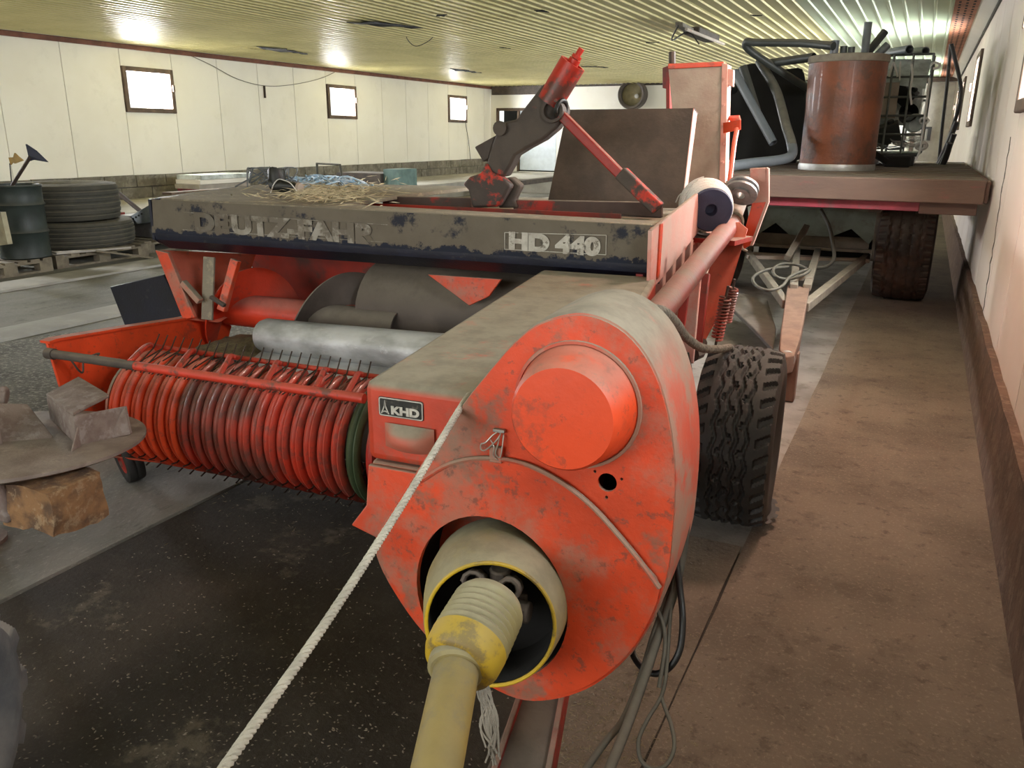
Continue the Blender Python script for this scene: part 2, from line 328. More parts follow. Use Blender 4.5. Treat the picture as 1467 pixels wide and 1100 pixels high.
def lathe(bm, prof, o, axis, seg=32, closed=False, cap=False):
    o = Vector(o); x, y, d = frame_of(axis); rings = []
    for (r, t) in prof:
        rings.append([bm.verts.new(o + d * t + (x * math.cos(a) + y * math.sin(a)) * max(r, 1e-5)) for a in [2 * math.pi * k / seg for k in range(seg)]])
    n = len(prof)
    for i in range(n if closed else n - 1):
        A, B = rings[i], rings[(i + 1) % n]
        for k in range(seg): bm.faces.new((A[k], A[(k + 1) % seg], B[(k + 1) % seg], B[k]))
    if cap: bm.faces.new(rings[0][::-1]); bm.faces.new(rings[-1])
    return bm
def bar(bm, a, b, wd, ht, upv=(0, 0, 1)):
    a, b = Vector(a), Vector(b); d = (b - a).normalized(); s = d.cross(Vector(upv)).normalized(); t = s.cross(d)
    pts = [a + s * wd / 2 + t * ht / 2, a - s * wd / 2 + t * ht / 2, a - s * wd / 2 - t * ht / 2, a + s * wd / 2 - t * ht / 2]
    return ext(bm, pts, b - a)
def holed(bm, outer, holes, off):
    """flat plate with holes, made solid along off"""
    off = Vector(off); loops = []
    def ring(pts, o): return [bm.verts.new(Vector(p) + o) for p in pts]
    caps = []
    for o in (Vector((0, 0, 0)), off):
        ls = [ring(outer, o)] + [ring(h, o) for h in holes]; es = []
        for l in ls:
            for i in range(len(l)): es.append(bm.edges.new((l[i], l[(i + 1) % len(l)])))
        bmesh.ops.triangle_fill(bm, edges=es, use_beauty=True)
        loops.append(ls)
    for A, B in zip(*loops):
        for i in range(len(A)): bm.faces.new((A[i], A[(i + 1) % len(A)], B[(i + 1) % len(A)], B[i]))
    return bm
def circle(c, ex, ey, r, n=28): return [Vector(c) + Vector(ex) * (r * math.cos(2 * math.pi * k / n)) + Vector(ey) * (r * math.sin(2 * math.pi * k / n)) for k in range(n)]
def helix(a, b, r, turns, n=14, ph=0.):
    a, b = Vector(a), Vector(b); x, y, d = frame_of(b - a); N = int(turns * n)
    return [a + (b - a) * (k / N) + (x * math.cos(2 * math.pi * k / n + ph) + y * math.sin(2 * math.pi * k / n + ph)) * r for k in range(N + 1)]
def along(pts, s):
    P = [Vector(p) for p in pts]; L = [0]
    for i in range(1, len(P)): L.append(L[-1] + (P[i] - P[i - 1]).length)
    t = s * L[-1]
    for i in range(1, len(P)):
        if L[i] >= t or i == len(P) - 1:
            f = (t - L[i - 1]) / max(L[i] - L[i - 1], 1e-9); return P[i - 1].lerp(P[i], f), (P[i] - P[i - 1]).normalized()
def rope(bm, pts, r, pitch, strands=3):
    """laid rope: strands wound round one another"""
    P = [Vector(p) for p in pts]; L = sum((P[i + 1] - P[i]).length for i in range(len(P) - 1)); N = max(8, int(L / pitch * 9))
    fr = []; px_ = None
    for k in range(N + 1):
        p, d = along(P, k / N)
        if px_ is None: x, y, _ = frame_of(d)
        else: x = (px_ - d * px_.dot(d)).normalized(); y = d.cross(x)
        px_ = x; fr.append((p, x, y, k / N * L))
    for s in range(strands):
        tube(bm, [p + (x * math.cos(l / pitch * 2 * math.pi + s * 2 * math.pi / strands) + y * math.sin(l / pitch * 2 * math.pi + s * 2 * math.pi / strands)) * r * .5 for p, x, y, l in fr], r * .56, 6)
    return bm
def tyre_bm(c, axis, Ro, Wd, Ri, hfun, nt_=160, nw=36, flat=0.):
    """a tyre as one skin: tread relief from hfun(angle, w) with w from -1 to 1 across the tread"""
    bm = NB(); c = Vector(c); x, y, d = frame_of(axis)
    if abs(y.z) < abs(x.z): x, y = y, -x
    prof = []
    H = Ro - Ri
    for k in range(9):                                             # left sidewall
        s = k / 9; prof.append((Ri + H * .93 * s, -Wd / 2 * (.80 + .22 * math.sin(s * math.pi * .85)), None))
    for k in range(nw + 1):
        ww = -1 + 2 * k / nw; prof.append((Ro - H * .09 * abs(ww) ** 3.2, Wd / 2 * .93 * ww, ww))
    for k in range(8, -1, -1):
        s = k / 9; prof.append((Ri + H * .93 * s, Wd / 2 * (.80 + .22 * math.sin(s * math.pi * .85)), None))
    prof.append((Ri * .985, Wd * .3, None)); prof.append((Ri * .985, -Wd * .3, None))
    rings = []
    for i in range(nt_):
        a = 2 * math.pi * i / nt_; rg = []
        for (r, t, ww) in prof:
            rr = r + (hfun(a, ww) if ww is not None else 0)
            p = x * math.cos(a) * rr + y * math.sin(a) * rr
            tt = t
            if flat and p.z < -Ro + flat: tt *= 1 + .5 * min(1, (-Ro + flat - p.z) / flat); p.z = -Ro + flat + (p.z + Ro - flat) * .15
            rg.append(bm.verts.new(c + p + d * tt))
        rings.append(rg)
    n = len(prof)
    for i in range(nt_):
        A, B = rings[i], rings[(i + 1) % nt_]
        for k in range(n): bm.faces.new((A[k], B[k], B[(k + 1) % n], A[(k + 1) % n]))
    return bm
def tri(x): x = x % 1.0; return abs(2 * x - 1) * 2 - 1
def text(name, s, size, o, ex, ey, m, parent, depth=.003, bold=.0, sx_=1., shear=0., label=None):
    cu = bpy.data.curves.new(name, 'FONT'); cu.body = s; cu.size = size; cu.extrude = depth; cu.offset = bold; cu.shear = shear
    t = bpy.data.objects.new('tmp_text', cu); COL.objects.link(t)
    dg = bpy.context.evaluated_depsgraph_get(); me = bpy.data.meshes.new_from_object(t.evaluated_get(dg))
    bpy.data.objects.remove(t)
    ex, ey = Vector(ex).normalized(), Vector(ey); ey = (ey - ex * ey.dot(ex)).normalized(); nz_ = ex.cross(ey)
    org = ORG[parent.name]
    for v in me.vertices:
        v.co = Vector(o) + ex * (v.co.x * sx_) + ey * v.co.y + nz_ * v.co.z - org
    me.materials.clear(); me.materials.append(MT[m])
    ob = bpy.data.objects.new(name, me); COL.objects.link(ob); ob.parent = parent; ORG[ob.name] = org
    if label: ob['label'] = label
    return ob
def dup(o, parent, loc=None):
    c = o.copy(); COL.objects.link(c); c.parent = parent; ORG[c.name] = ORG[parent.name]
    if loc is not None: c.location = loc
    return c
def jig(bm, amt, scale=8, seed=0.):
    for v in bm.verts:
        v.co += mnoise.noise_vector(v.co * scale + Vector((seed, seed * 2, 0))) * amt
    return bm

# ================================================================== SETTING
# floor: concrete strips that run along the building
fl = NB(); box(fl, (LX, BY, -.3), (RX, FY, -.03)); flo = obj('floor', fl, 'floor_grey', kind='structure', smooth=0)
def slab(x0, x1, m, z=0., y0=BY, y1=FY, seed=0.):
    b = NB(); ny = max(2, int((y1 - y0) / .35)); nx = max(1, int((x1 - x0) / .5))
    V = [[b.verts.new((x0 + (x1 - x0) * i / nx + (mnoise.noise(Vector((j * .7, seed, i * 9.))) * .009 if i in (0, nx) else 0), y0 + (y1 - y0) * j / ny, z)) for i in range(nx + 1)] for j in range(ny + 1)]
    fs = [b.faces.new((V[j][i], V[j][i + 1], V[j + 1][i + 1], V[j + 1][i])) for j in range(ny) for i in range(nx)]
    r = bmesh.ops.extrude_face_region(b, geom=fs); bmesh.ops.translate(b, verts=[v for v in r['geom'] if isinstance(v, bmesh.types.BMVert)], vec=(0, 0, -.06))
    return obj('floor_slab', b, m, flo, smooth=0)
slab(-.405, RX, 'floor_aisle', 0.002, seed=1)
slab(-.66, -.412, 'floor_aisle', 0.0, y1=2.75, seed=1)
slab(-2.43, -.34, 'floor_dark', -.004, y1=2.7, seed=2)
slab(-2.43, -.34, 'floor_under', -.004, y0=2.71, seed=2)
slab(-5.66, -2.445, 'floor_grey', .0, seed=3)
slab(-6.02, -5.68, 'floor_light', .02, seed=4)
slab(-7.50, -6.03, 'floor_grey', -.01, seed=5)
slab(-7.95, -7.51, 'floor_light', .012, seed=6)
slab(-9.9, -7.96, 'floor_grey', 0, seed=7)
b = NB(); box(b, (LX, BY, -.02), (-9.9, FY, .34)); obj('floor_ledge', b, 'floor_light', flo, bevel=.02)
b = NB(); box(b, (-9.88, 19.5, -.02), (-4.5, FY, .34)); obj('floor_ledge', b, 'floor_light', flo, bevel=.02)
# gritty patch left of the pickup
b = NB()
c0 = [(-5.6, 2.2), (-4.6, 1.4), (-3.9, 1.9), (-3.55, 2.8), (-3.3, 3.7), (-3.9, 4.6), (-4.9, 4.4), (-5.6, 3.6)]
ext(b, catmull([(x, y, .004) for x, y in c0], 5, True), (0, 0, -.03)); obj('grit_patch', b, 'floor_gravel', flo, smooth=0)

# walls
def wall_panels(root, X, thick, z0, z1, seams, wins, m, wz):
    s = 1 if X < -1 else -1
    xa, xb = (X - thick, X) if s > 0 else (X, X + thick)
    for a, c in zip(seams[:-1], seams[1:]):
        gap = .006; y0, y1 = a + gap, c - gap
        win = [wn for wn in wins if wn[0] < y1 - .05 and wn[1] > y0 + .05]
        b = NB()
        if win:
            wa, wb = win[0]
            box(b, (xa, y0, z0), (xb, y1, wz[0])); box(b, (xa, y0, wz[1]), (xb, y1, z1))
            if wa > y0 + .02: box(b, (xa, y0, wz[0]), (xb, wa, wz[1]))
            if wb < y1 - .02: box(b, (xa, wb, wz[0]), (xb, y1, wz[1]))
        else: box(b, (xa, y0, z0), (xb, y1, z1))
        obj('wall_panel', b, m, root, smooth=0)
def backing(name, X, s, wins, wz, z1=CZ, lo=BY, hi=FY):
    """the dark stud wall behind the panels, with the window holes"""
    b = NB(); ys = [lo]; xa, xb = (X - .30 * s, X - .05 * s); xa, xb = min(xa, xb), max(xa, xb)
    cur = lo
    for a, c in wins:
        box(b, (xa, cur, 0), (xb, a, z1)); box(b, (xa, a, 0), (xb, c, wz[0])); box(b, (xa, a, wz[1]), (xb, c, z1)); cur = c
    box(b, (xa, cur, 0), (xb, hi, z1))
    return obj(name, b, 'joint', kind='structure', smooth=0)
LZ = (1.735, 2.455)
SIDE = [(.9, 3.1)]
seamsL = [-.60 + 1.0525 * k for k in range(0, 23)]; seamsL = [BY] + [s for s in [9.957 + 1.0525 * k for k in range(-13, 13)] if BY < s < FY - .2] + [FY]
wl = backing('wall_left', LX, 1, LWIN, LZ)
wall_panels(wl, LX, .05, .72, CZ, seamsL, LWIN, 'wall_white', LZ)
RZ = (1.56, 2.48)
seamsR = [BY, -1.9, -.85, .2, 1.6, 2.65, 3.72, 4.79, 5.87, 6.99, 8.1, 9.2, 10.3, 11.35, 12.28, 13.37, 14.4, 15.5, 16.55, 17.6, 18.66, 19.8, 20.95, 22.1, FY]
wr = backing('wall_right', RX, -1, RWIN, RZ)
wall_panels(wr, RX, .05, .34, CZ, seamsR, RWIN, 'wall_right', RZ)
# far wall with its doorway on the left and the aisle door on the right
wf = NB(); DX0, DX1 = -11.8, -9.82
box(wf, (LX, FY, 0), (DX0, FY + .2, CZ)); box(wf, (DX0, FY, 2.15), (DX1, FY + .2, CZ)); box(wf, (DX1, FY, 0), (RX, FY + .2, CZ)); box(wf, (DX0, FY, 0), (DX1, FY + .2, .36))
wfo = obj('wall_far', wf, 'wall_white', kind='structure', smooth=0)
b = NB(); box(b, (LX + .1, FY - .12, 2.55), (-9.9, FY - .005, 2.78)); obj('lintel', b, 'grime', wfo)
d1 = empty('door_1', (-10.8, FY, .36)); d1['kind'] = 'structure'
b = NB(); box(b, (-11.02, FY + .02, .40), (DX1 - .02, FY + .07, 2.1)); obj('door_leaf', b, mat('pale_blue_door', (.72, .80, .86), .5, var=.1), d1, bevel=.01)
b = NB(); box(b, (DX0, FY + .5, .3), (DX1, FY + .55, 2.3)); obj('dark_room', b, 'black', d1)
b = NB()
for (xa, xb) in ((DX0, DX0 + .08), (-11.1, -11.04)): box(b, (xa, FY - .02, .36), (xb, FY + .05, 2.15))
box(b, (DX0, FY - .02, 2.1), (DX1, FY + .05, 2.18)); obj('door_frame', b, 'wood_frame', d1)
b = NB(); box(b, (DX0 + .08, FY - .03, .36), (-11.1, FY + .01, 1.55)); obj('lower_leaf', b, 'wall_white', d1, bevel=.01)
d2 = empty('door_2', (.05, FY, 0)); d2['kind'] = 'structure'
b = NB(); box(b, (-.32, FY - .05, .02), (.40, FY - .01, 2.68)); obj('door_leaf', b, 'door_grey', d2, bevel=.01)
b = NB(); box(b, (-.42, FY - .07, .0), (-.33, FY - .005, 2.79)); box(b, (-.33, FY - .07, 2.69), (.42, FY - .005, 2.79)); obj('door_frame', b, 'wood_frame', d2, bevel=.01)
b = NB(); box(b, (-.2, FY - .09, 1.62), (.02, FY - .05, 1.67)); box(b, (-.06, FY - .1, 1.35), (.02, FY - .05, 1.62)); obj('latch', b, 'rod', d2)
# near wall behind the camera, with an opening added for the front light
b = NB(); box(b, (LX, BY - .2, 0), (-6.0, BY, CZ)); box(b, (-.4, BY - .2, 0), (RX, BY, CZ)); box(b, (-6, BY - .2, 2.7), (-.4, BY, CZ))
obj('wall_near', b, 'wall_white', kind='structure', smooth=0)
# plinths
pl = NB(); box(pl, (LX, BY, .3), (LX + .03, FY, .70)); plo = obj('baseboard_left', pl, 'joint', kind='structure', smooth=0)
y = BY; k = 0
while y < FY - .05:
    b = NB(); y2 = min(y + .62, FY); dx = .045 + .012 * random.random()
    box(b, (LX, y + .008, .33), (LX + dx, y2 - .008, .525)); jig(b, .008, 3, k); obj('block', b, 'concrete', plo, bevel=.008)
    b = NB(); o_ = .31; box(b, (LX, max(BY, y - o_) + .008, .533), (LX + .05 + .012 * random.random(), min(y2 - o_, FY) - .008, .725)); jig(b, .008, 3, k + 50); obj('block', b, 'concrete', plo, bevel=.008)
    y = y2; k += 1
b = NB(); N = 150
tops = []
for i in range(N + 1):
    yy = BY + (FY - BY) * i / N; tops.append((yy, .35 + .022 * mnoise.noise(Vector((yy * 2.1, 0, 0))) + .012 * mnoise.noise(Vector((yy * 9, 3, 0)))))
A = [b.verts.new((RX - .035 + .008 * mnoise.noise(Vector((yy * 5, 9, 0))), yy, zt)) for yy, zt in tops]; B = [b.verts.new((RX - .055, yy, -.02)) for yy, zt in tops]
Cc = [b.verts.new((RX + .01, yy, zt)) for yy, zt in tops]; Dd = [b.verts.new((RX + .01, yy, -.02)) for yy, zt in tops]
for i in range(N):
    b.faces.new((A[i], A[i + 1], B[i + 1], B[i])); b.faces.new((A[i], Cc[i], Cc[i + 1], A[i + 1])); b.faces.new((Cc[i], Dd[i], Dd[i + 1], Cc[i + 1]))
obj('baseboard_right', b, 'plinth_right', kind='structure', smooth=30)
# windows
def window(n, X, s, ya, yb, z, open_=False):
    r = empty('window_%d' % n, (X, (ya + yb) / 2, z[0])); r['kind'] = 'structure'
    f = .075; t0, t1 = sorted((X + .035 * s, X - .12 * s))
    for nm, lo, hi in (('frame_bar', (t0, ya, z[0]), (t1, ya + f, z[1])), ('frame_bar', (t0, yb - f, z[0]), (t1, yb, z[1])),
                       ('frame_bar', (t0, ya + f, z[0]), (t1, yb - f, z[0] + f)), ('frame_bar', (t0, ya + f, z[1] - f), (t1, yb - f, z[1]))):
        b = NB(); box(b, lo, hi); obj(nm, b, 'wood_frame', r, bevel=.01)
    b = NB(); p0, p1 = sorted((X - .06 * s, X - .066 * s)); box(b, (p0, ya + f, z[0] + f), (p1, yb - f, z[1] - f)); obj('pane', b, 'glass', r, smooth=0)
    b = NB(); h0, h1 = sorted((X + .035 * s, X + .07 * s)); box(b, (h0, yb - f * .8, (z[0] + z[1]) / 2), (h1, yb - f * .3, (z[0] + z[1]) / 2 + .11)); obj('handle', b, 'wood_frame', r, bevel=.005)
n = 1
for a, c in LWIN: window(n, LX, 1, a, c, LZ); n += 1
for a, c in RWIN: window(n, RX, -1, a, c, RZ); n += 1

# cracked joint in the right wall
b = NB(); random.seed(17); pc0 = []
for k in range(26):
    t = k / 25; x_ = 1448 - 40 * t; y_ = 196 + 252 * t; pc0.append(atX(x_ + random.uniform(-.8, .8), y_, RX - .001))
for p, q in zip(pc0[:-1], pc0[1:]):
    hw = .004 + .010 * random.random() ** 3; ext(b, [p + Vector((0, -hw, 0)), p + Vector((0, hw, 0)), q + Vector((0, hw, 0)), q + Vector((0, -hw, 0))], (-.003, 0, 0))
obj('crack', b, 'joint', wr, smooth=0)
# ceiling of ribbed sheets
ce = NB(); box(ce, (LX - .3, BY, CZ + .06), (RX + .3, FY + .2, CZ + .2)); ceo = obj('ceiling', ce, 'joint', kind='structure', smooth=0)
pitch = .15
def ceil_sheet(x0, nr, m, z=CZ, w=pitch):
    b = NB(); prof = []
    for k in range(nr):
        x = x0 + k * w
        prof += [(x, z), (x + w * .68, z), (x + w * .74, z - .016), (x + w * .86, z - .016), (x + w * .92, z)]
    prof.append((x0 + nr * w, z))
    A = [b.verts.new((x, BY, zz)) for x, zz in prof]; B = [b.verts.new((x, FY, zz)) for x, zz in prof]
    for i in range(len(prof) - 1): b.faces.new((A[i], B[i], B[i + 1], A[i + 1]))
    top = bmesh.ops.extrude_face_region(b, geom=list(b.faces)); bmesh.ops.translate(b, verts=[v for v in top['geom'] if isinstance(v, bmesh.types.BMVert)], vec=(0, 0, .02))
    return obj('ceiling_sheet', b, m, ceo, smooth=0)
x = LX + .03; k = 0
while x < -1.5:
    ceil_sheet(x, 7, 'ceil', CZ + .004 * (k % 2)); x += 7 * pitch; k += 1
nr = int((.05 - x) / pitch); ceil_sheet(x, nr, 'ceil_right', CZ - .002, (.05 - x) / nr)
b = NB(); box(b, (.05, BY, CZ - .012), (.29, FY, CZ + .02)); st = obj('trim_1', b, 'orange_strip', kind='structure', smooth=0)
b = NB()
yy = 5.0
while yy < FY - .2:
    for i, xx in enumerate((.10, .17, .24)):
        o_ = .105 if i % 2 else 0
        box(b, (xx - .012, yy + o_, CZ - .0135), (xx + .012, yy + o_ + .10, CZ - .011))
    yy += .21
obj('vent_slot', b, 'black', st, smooth=0, kind='stuff')
b = NB(); ext(b, [(.29, BY, CZ - .004), (RX, BY, CZ - .07), (RX, BY, CZ + .02), (.29, BY, CZ + .02)], (0, FY - BY, 0)); obj('trim_2', b, 'wall_white', kind='structure', smooth=0)
b = NB(); pts = [(RX - .012, BY + (FY - BY) * i / 90, CZ - .075 + .012 * mnoise.noise(Vector((i * .6, 1, 1)))) for i in range(91)]; tube(b, pts, .018, 6); obj('trim_3', b, 'joint', kind='structure')
b = NB(); box(b, (LX, BY, CZ - .085), (LX + .05, FY, CZ - .01)); obj('trim_4', b, 'brown_trim', kind='structure', bevel=.01)
b = NB(); box(b, (LX + .05, FY - .05, CZ - .06), (RX - .2, FY, CZ - .005)); obj('trim_5', b, 'grime', kind='structure', bevel=.01)
# torn holes in the ceiling sheets: flat black patches paint their darkness
def torn(px0, py0, px1, py1, hw, seed):
    p0, p1 = atZ(px0, py0, CZ - .03), atZ(px1, py1, CZ - .03); d = (p1 - p0); s = Vector((-d.y, d.x, 0)).normalized(); n = 14
    up = [p0 + d * (i / n) + s * hw * (.35 + .65 * abs(mnoise.noise(Vector((i * .9, seed, 0)))) * 2) * math.sin(math.pi * (i + .4) / (n + .8)) for i in range(n + 1)]
    dn = [p0 + d * (i / n) - s * hw * (.35 + .65 * abs(mnoise.noise(Vector((i * 1.1, seed + 7, 0)))) * 2) * math.sin(math.pi * (i + .4) / (n + .8)) for i in range(n + 1)]
    b = NB(); ext(b, up + dn[::-1], (0, 0, .008)); jig(b, .02, 6, seed); obj('hole_patch', b, 'black', ceo, smooth=0)
torn(497, 32, 606, 40, .30, 1.); torn(368, 67, 440, 78, .24, 2.); torn(645, 99, 690, 105, .22, 3.); torn(832, 95, 872, 97, .14, 4.)
torn(765, 15, 785, 17, .05, 5.); torn(625, 24, 640, 22, .05, 6.); torn(715, 68, 732, 69, .07, 7.); torn(925, 60, 945, 62, .07, 8.); torn(1075, 22, 1092, 23, .04, 9.)
def wire(name, pts, r, m, label, cat, group=None):
    P = catmull(pts, 6); b = NB(); tube(b, P, r, 6); return obj(name, b, m, loc=P[0], label=label, cat=cat, group=group)
wire('hanging_wire', [atD(582, 41, 12.2), atD(583, 55, 12.1), atD(595, 66, 12.1), atD(612, 60, 12.1), atD(622, 50, 12.0), atD(618, 43, 12.1)], .006, 'rod', 'thin looped wire hanging from the torn ceiling patch with the widest hole', 'wire')
wire('hanging_wire', [atD(405, 52, 15.3), atD(406, 64, 15.4), atD(398, 72, 15.5), atD(380, 70, 15.5), atD(372, 66, 15.6)], .012, 'rod', 'dark cable end hooked up from the torn ceiling edge above the first window gap', 'wire')
wire('wall_cable', [atX(258, 73, LX + .02), atX(300, 92, LX + .02), atX(340, 113, LX + .02), atX(380, 123, LX + .02), atX(420, 121, LX + .02), atX(460, 112, LX + .02), atX(490, 98, LX + .02)], .007, 'rope_grey', 'thin pale cable sagging along the white wall between the first two windows', 'cable')
b = NB(); box(b, tuple(atX(379.5, 125, LX + .04) - Vector((.03, .015, .2))), tuple(atX(379.5, 125, LX + .04) + Vector((.0, .015, .03)))); obj('cable_hook', b, 'stick', loc=tuple(atX(379.5, 125, LX + .02)), label='small dark hook on the white wall where the sagging cable hangs', cat='hook')
wire('wall_cable', [atX(666, 140, LX + .04), atX(667, 175, LX + .05), atX(671, 200, LX + .05), atX(674, 228, LX + .05)], .008, 'rod', 'thin dark cord hanging straight down beside the farthest window', 'cable')

# ceiling lamp, broken
lp = empty('ceiling_lamp', tuple(atZ(997, 46, CZ - .05)), 'broken tube lamp hanging askew under the ribbed ceiling', 'lamp')
a_, c_ = atZ(972, 36, CZ - .07), atZ(1020, 56, CZ - .11)
b = NB(); bar(b, a_ + (c_ - a_) * .35, c_, .22, .09); obj('housing', b, 'grime', lp, bevel=.02)
b = NB(); tube(b, [a_ + Vector((.1, 0, -.05)), c_ + Vector((.12, .2, -.05))], .02, 10); obj('lamp_tube', b, 'post_dust', lp)
b = NB(); bar(b, a_, a_ + (c_ - a_) * .33, .1, .06); jig(b, .03, 5); obj('torn_end', b, 'concrete', lp)
b = NB(); tube(b, catmull([a_, a_ + Vector((-.1, .1, -.16)), a_ + Vector((.05, .3, -.05)), a_ + Vector((.2, .3, -.2))], 5), .01, 5); obj('loose_wire', b, 'rod', lp)

# fan on the far wall
fc = atY(909, 136, FY - .02)
fn = empty('wall_fan', tuple(fc), 'round ochre fan housing high on the far wall', 'fan')
b = NB(); lathe(b, [(.30, 0), (.385, 0), (.385, .30), (.36, .33), (.33, .30), (.30, .28)], fc + Vector((0, 0, 0)), (0, -1, 0), 36, True); obj('housing_ring', b, 'grime', fn)
b = NB(); lathe(b, [(.001, .16), (.12, .19), (.30, .16), (.30, .1), (.001, .1)], fc, (0, -1, 0), 32); obj('cover', b, 'fan', fn)
b = NB(); lathe(b, [(.001, .22), (.06, .21), (.06, .17)], fc + Vector((.13, 0, -.04)), (0, -1, 0), 14); obj('hub', b, 'steel', fn)
# ================================================================== BALER
B0 = Vector((-1.2, 3.2, 0))
ba = empty('hay_baler', tuple(frb(B0)), 'dusty red hay baler with a dark hood, pickup reel and large round drive cover', 'farm machine', rz=BRZ, frame=B0)
V3 = Vector
# --- feed chute in front
b = NB(); ext(b, [V3((-.857, 1.33, .95)), V3((-.36, 1.33, .95)), V3((-.50, 2.1, .95)), V3((-.585, 2.75, .95)), V3((-.60, 2.83, .945)), V3((-1.03, 2.83, .945))], (0, 0, -.17))
obj('chute_lid', b, 'chute', ba, bevel=.018)
b = NB(); ext(b, [V3((-.852, 1.336, .776)), V3((-.36, 1.336, .776)), V3((-.50, 2.1, .776)), V3((-.585, 2.83, .776)), V3((-1.01, 2.83, .776))], (0, 0, -.22)); obj('chute_body', b, 'red', ba, bevel=.008)
b = NB(); ext(b, [V3((-.852, 1.325, .772)), V3((-.70, 1.325, .772)), V3((-.70, 1.325, .56)), V3((-.80, 1.32, .60)), V3((-.885, 1.30, .64)), V3((-.86, 1.322, .68))], (0, .012, 0)); obj('front_flap', b, 'red', ba, bevel=.003)
b = NB(); hc = bV(587, 627, 1.325)
vv = [[None] * 9 for _ in range(5)]
for j in range(5):
    for i in range(9):
        s, t = i / 8 * 2 - 1, j / 4; vv[j][i] = b.verts.new(hc + V3((s * .055, -.001 - .028 * math.sin(t * math.pi) * (1 - abs(s) ** 3) , (t - .5) * .05 - .008 * (1 - s * s) * (1 - t))))
for j in range(4):
    for i in range(8): b.faces.new((vv[j][i], vv[j][i + 1], vv[j + 1][i + 1], vv[j + 1][i]))
obj('grip_hollow', b, 'red_dusty', ba, smooth=60)
# badge
q = [bV(542, 569, 1.328), bV(606, 575.5, 1.328), bV(606, 600.5, 1.328), bV(544, 597, 1.328)]
bc = sum(q, V3()) / 4; bw, bh = .100, .040
def rect(c, w_, h_, r_=.004):
    out = []
    for sx_, sz_, a0 in ((1, 1, 0), (-1, 1, 90), (-1, -1, 180), (1, -1, 270)):
        for a in (0, 45, 90): out.append(c + V3((sx_ * (w_ / 2 - r_) + r_ * math.cos(R(a0 + a)), 0, sz_ * (h_ / 2 - r_) + r_ * math.sin(R(a0 + a)))))
    return out
b = NB(); ext(b, rect(bc, bw, bh), (0, .004, 0)); bd = obj('badge', b, 'badge', ba, label='black badge with silver letters')
b = NB(); holed(b, rect(bc + V3((0, -.0012, 0)), bw - .002, bh - .002), [rect(bc + V3((0, -.0012, 0)), bw - .006, bh - .006, .003)], (0, .001, 0)); obj('badge_border', b, 'letter_clean', bd)
text('badge_letters', 'KHD', .0225, bc + V3((-.0215, -.002, -.0125)), (1, 0, 0), (0, 0, 1), 'letter_clean', bd, .0006, .0012, 1.32)
b = NB(); ic = bc + V3((-.035, -.002, -.001))
for s in (-1, 1):
    ext(b, [ic + V3((s * .0005, 0, .0155)), ic + V3((s * .0022, 0, .003)), ic + V3((s * .0095, 0, -.013)), ic + V3((s * .0070, 0, -.0135)), ic + V3((s * .0012, 0, -.001))], (0, .0008, 0))
ext(b, [ic + V3((-.006, 0, -.008)), ic + V3((.006, 0, -.008)), ic + V3((.007, 0, -.0095)), ic + V3((-.007, 0, -.0095))], (0, .0008, 0))
ext(b, [ic + V3((-.0045, 0, -.0115)), ic + V3((0, 0, -.006)), ic + V3((.0045, 0, -.0115)), ic + V3((0, 0, -.0085))], (0, .0008, 0))
obj('badge_emblem', b, 'letter_clean', bd)
# --- drive cover
VF = 1.22
out_px = [(655, 592), (700, 535), (735, 495), (765, 470), (800, 456), (835, 452), (872, 463), (905, 487), (932, 525), (951, 575), (963, 640), (966, 700), (963, 760), (957, 815), (944, 862), (925, 902), (898, 942), (862, 974), (828, 992), (790, 1002), (752, 1003), (715, 990), (672, 964), (630, 930), (596, 893), (565, 848), (543, 806), (538, 775), (556, 742), (600, 672)]
outer = catmull([bV(x_, y_, VF) for x_, y_ in out_px], 3, True)
hc = V3((-.532, VF, .598)); eX, eZ = V3((1, 0, 0)), V3((0, 0, 1))
hole = [hc + V3((.152 * math.cos(t), 0, .168 * math.sin(t))) for t in [2 * math.pi * k / 44 for k in range(44)]]
sm = circle(bV(870, 691, VF), eX, eZ, .0165, 18)
sc_ = bV(870, 691, VF)
tiny = [circle(sc_ + V3((dx, 0, dz)), eX, eZ, .0028, 8) for dx, dz in ((-.022, .016), (.024, .010), (.0, -.027))]
b = NB(); holed(b, outer, [hole, sm] + tiny, (0, .006, 0)); dc = obj('drive_cover', b, 'red', ba, smooth=30)
b = NB()                                                          # the rim that closes the cover to the rear
n_ = len(outer)
cen = sum(outer, V3()) / n_
def off(p, k, v): return V3((cen.x + (p.x - cen.x) * k, v, cen.z + (p.z - cen.z) * k))
rr_ = [[b.verts.new(off(p, k, v)) for p in outer] for k, v in ((.985, VF + .004), (1.008, VF + .006), (1.018, VF + .016), (1.02, VF + .11), (1.02, VF + .21), (.99, VF + .21), (.99, VF + .02))]
for A, B in zip(rr_[:-1], rr_[1:]):
    for i in range(n_): b.faces.new((A[i], A[(i + 1) % n_], B[(i + 1) % n_], B[i]))
obj('cover_rim', b, 'red_dusty', ba, smooth=50)
b = NB(); ext(b, [off(p, .97, VF + .19) for p in outer], (0, .01, 0)); obj('back_plate', b, 'grime', ba, smooth=0)
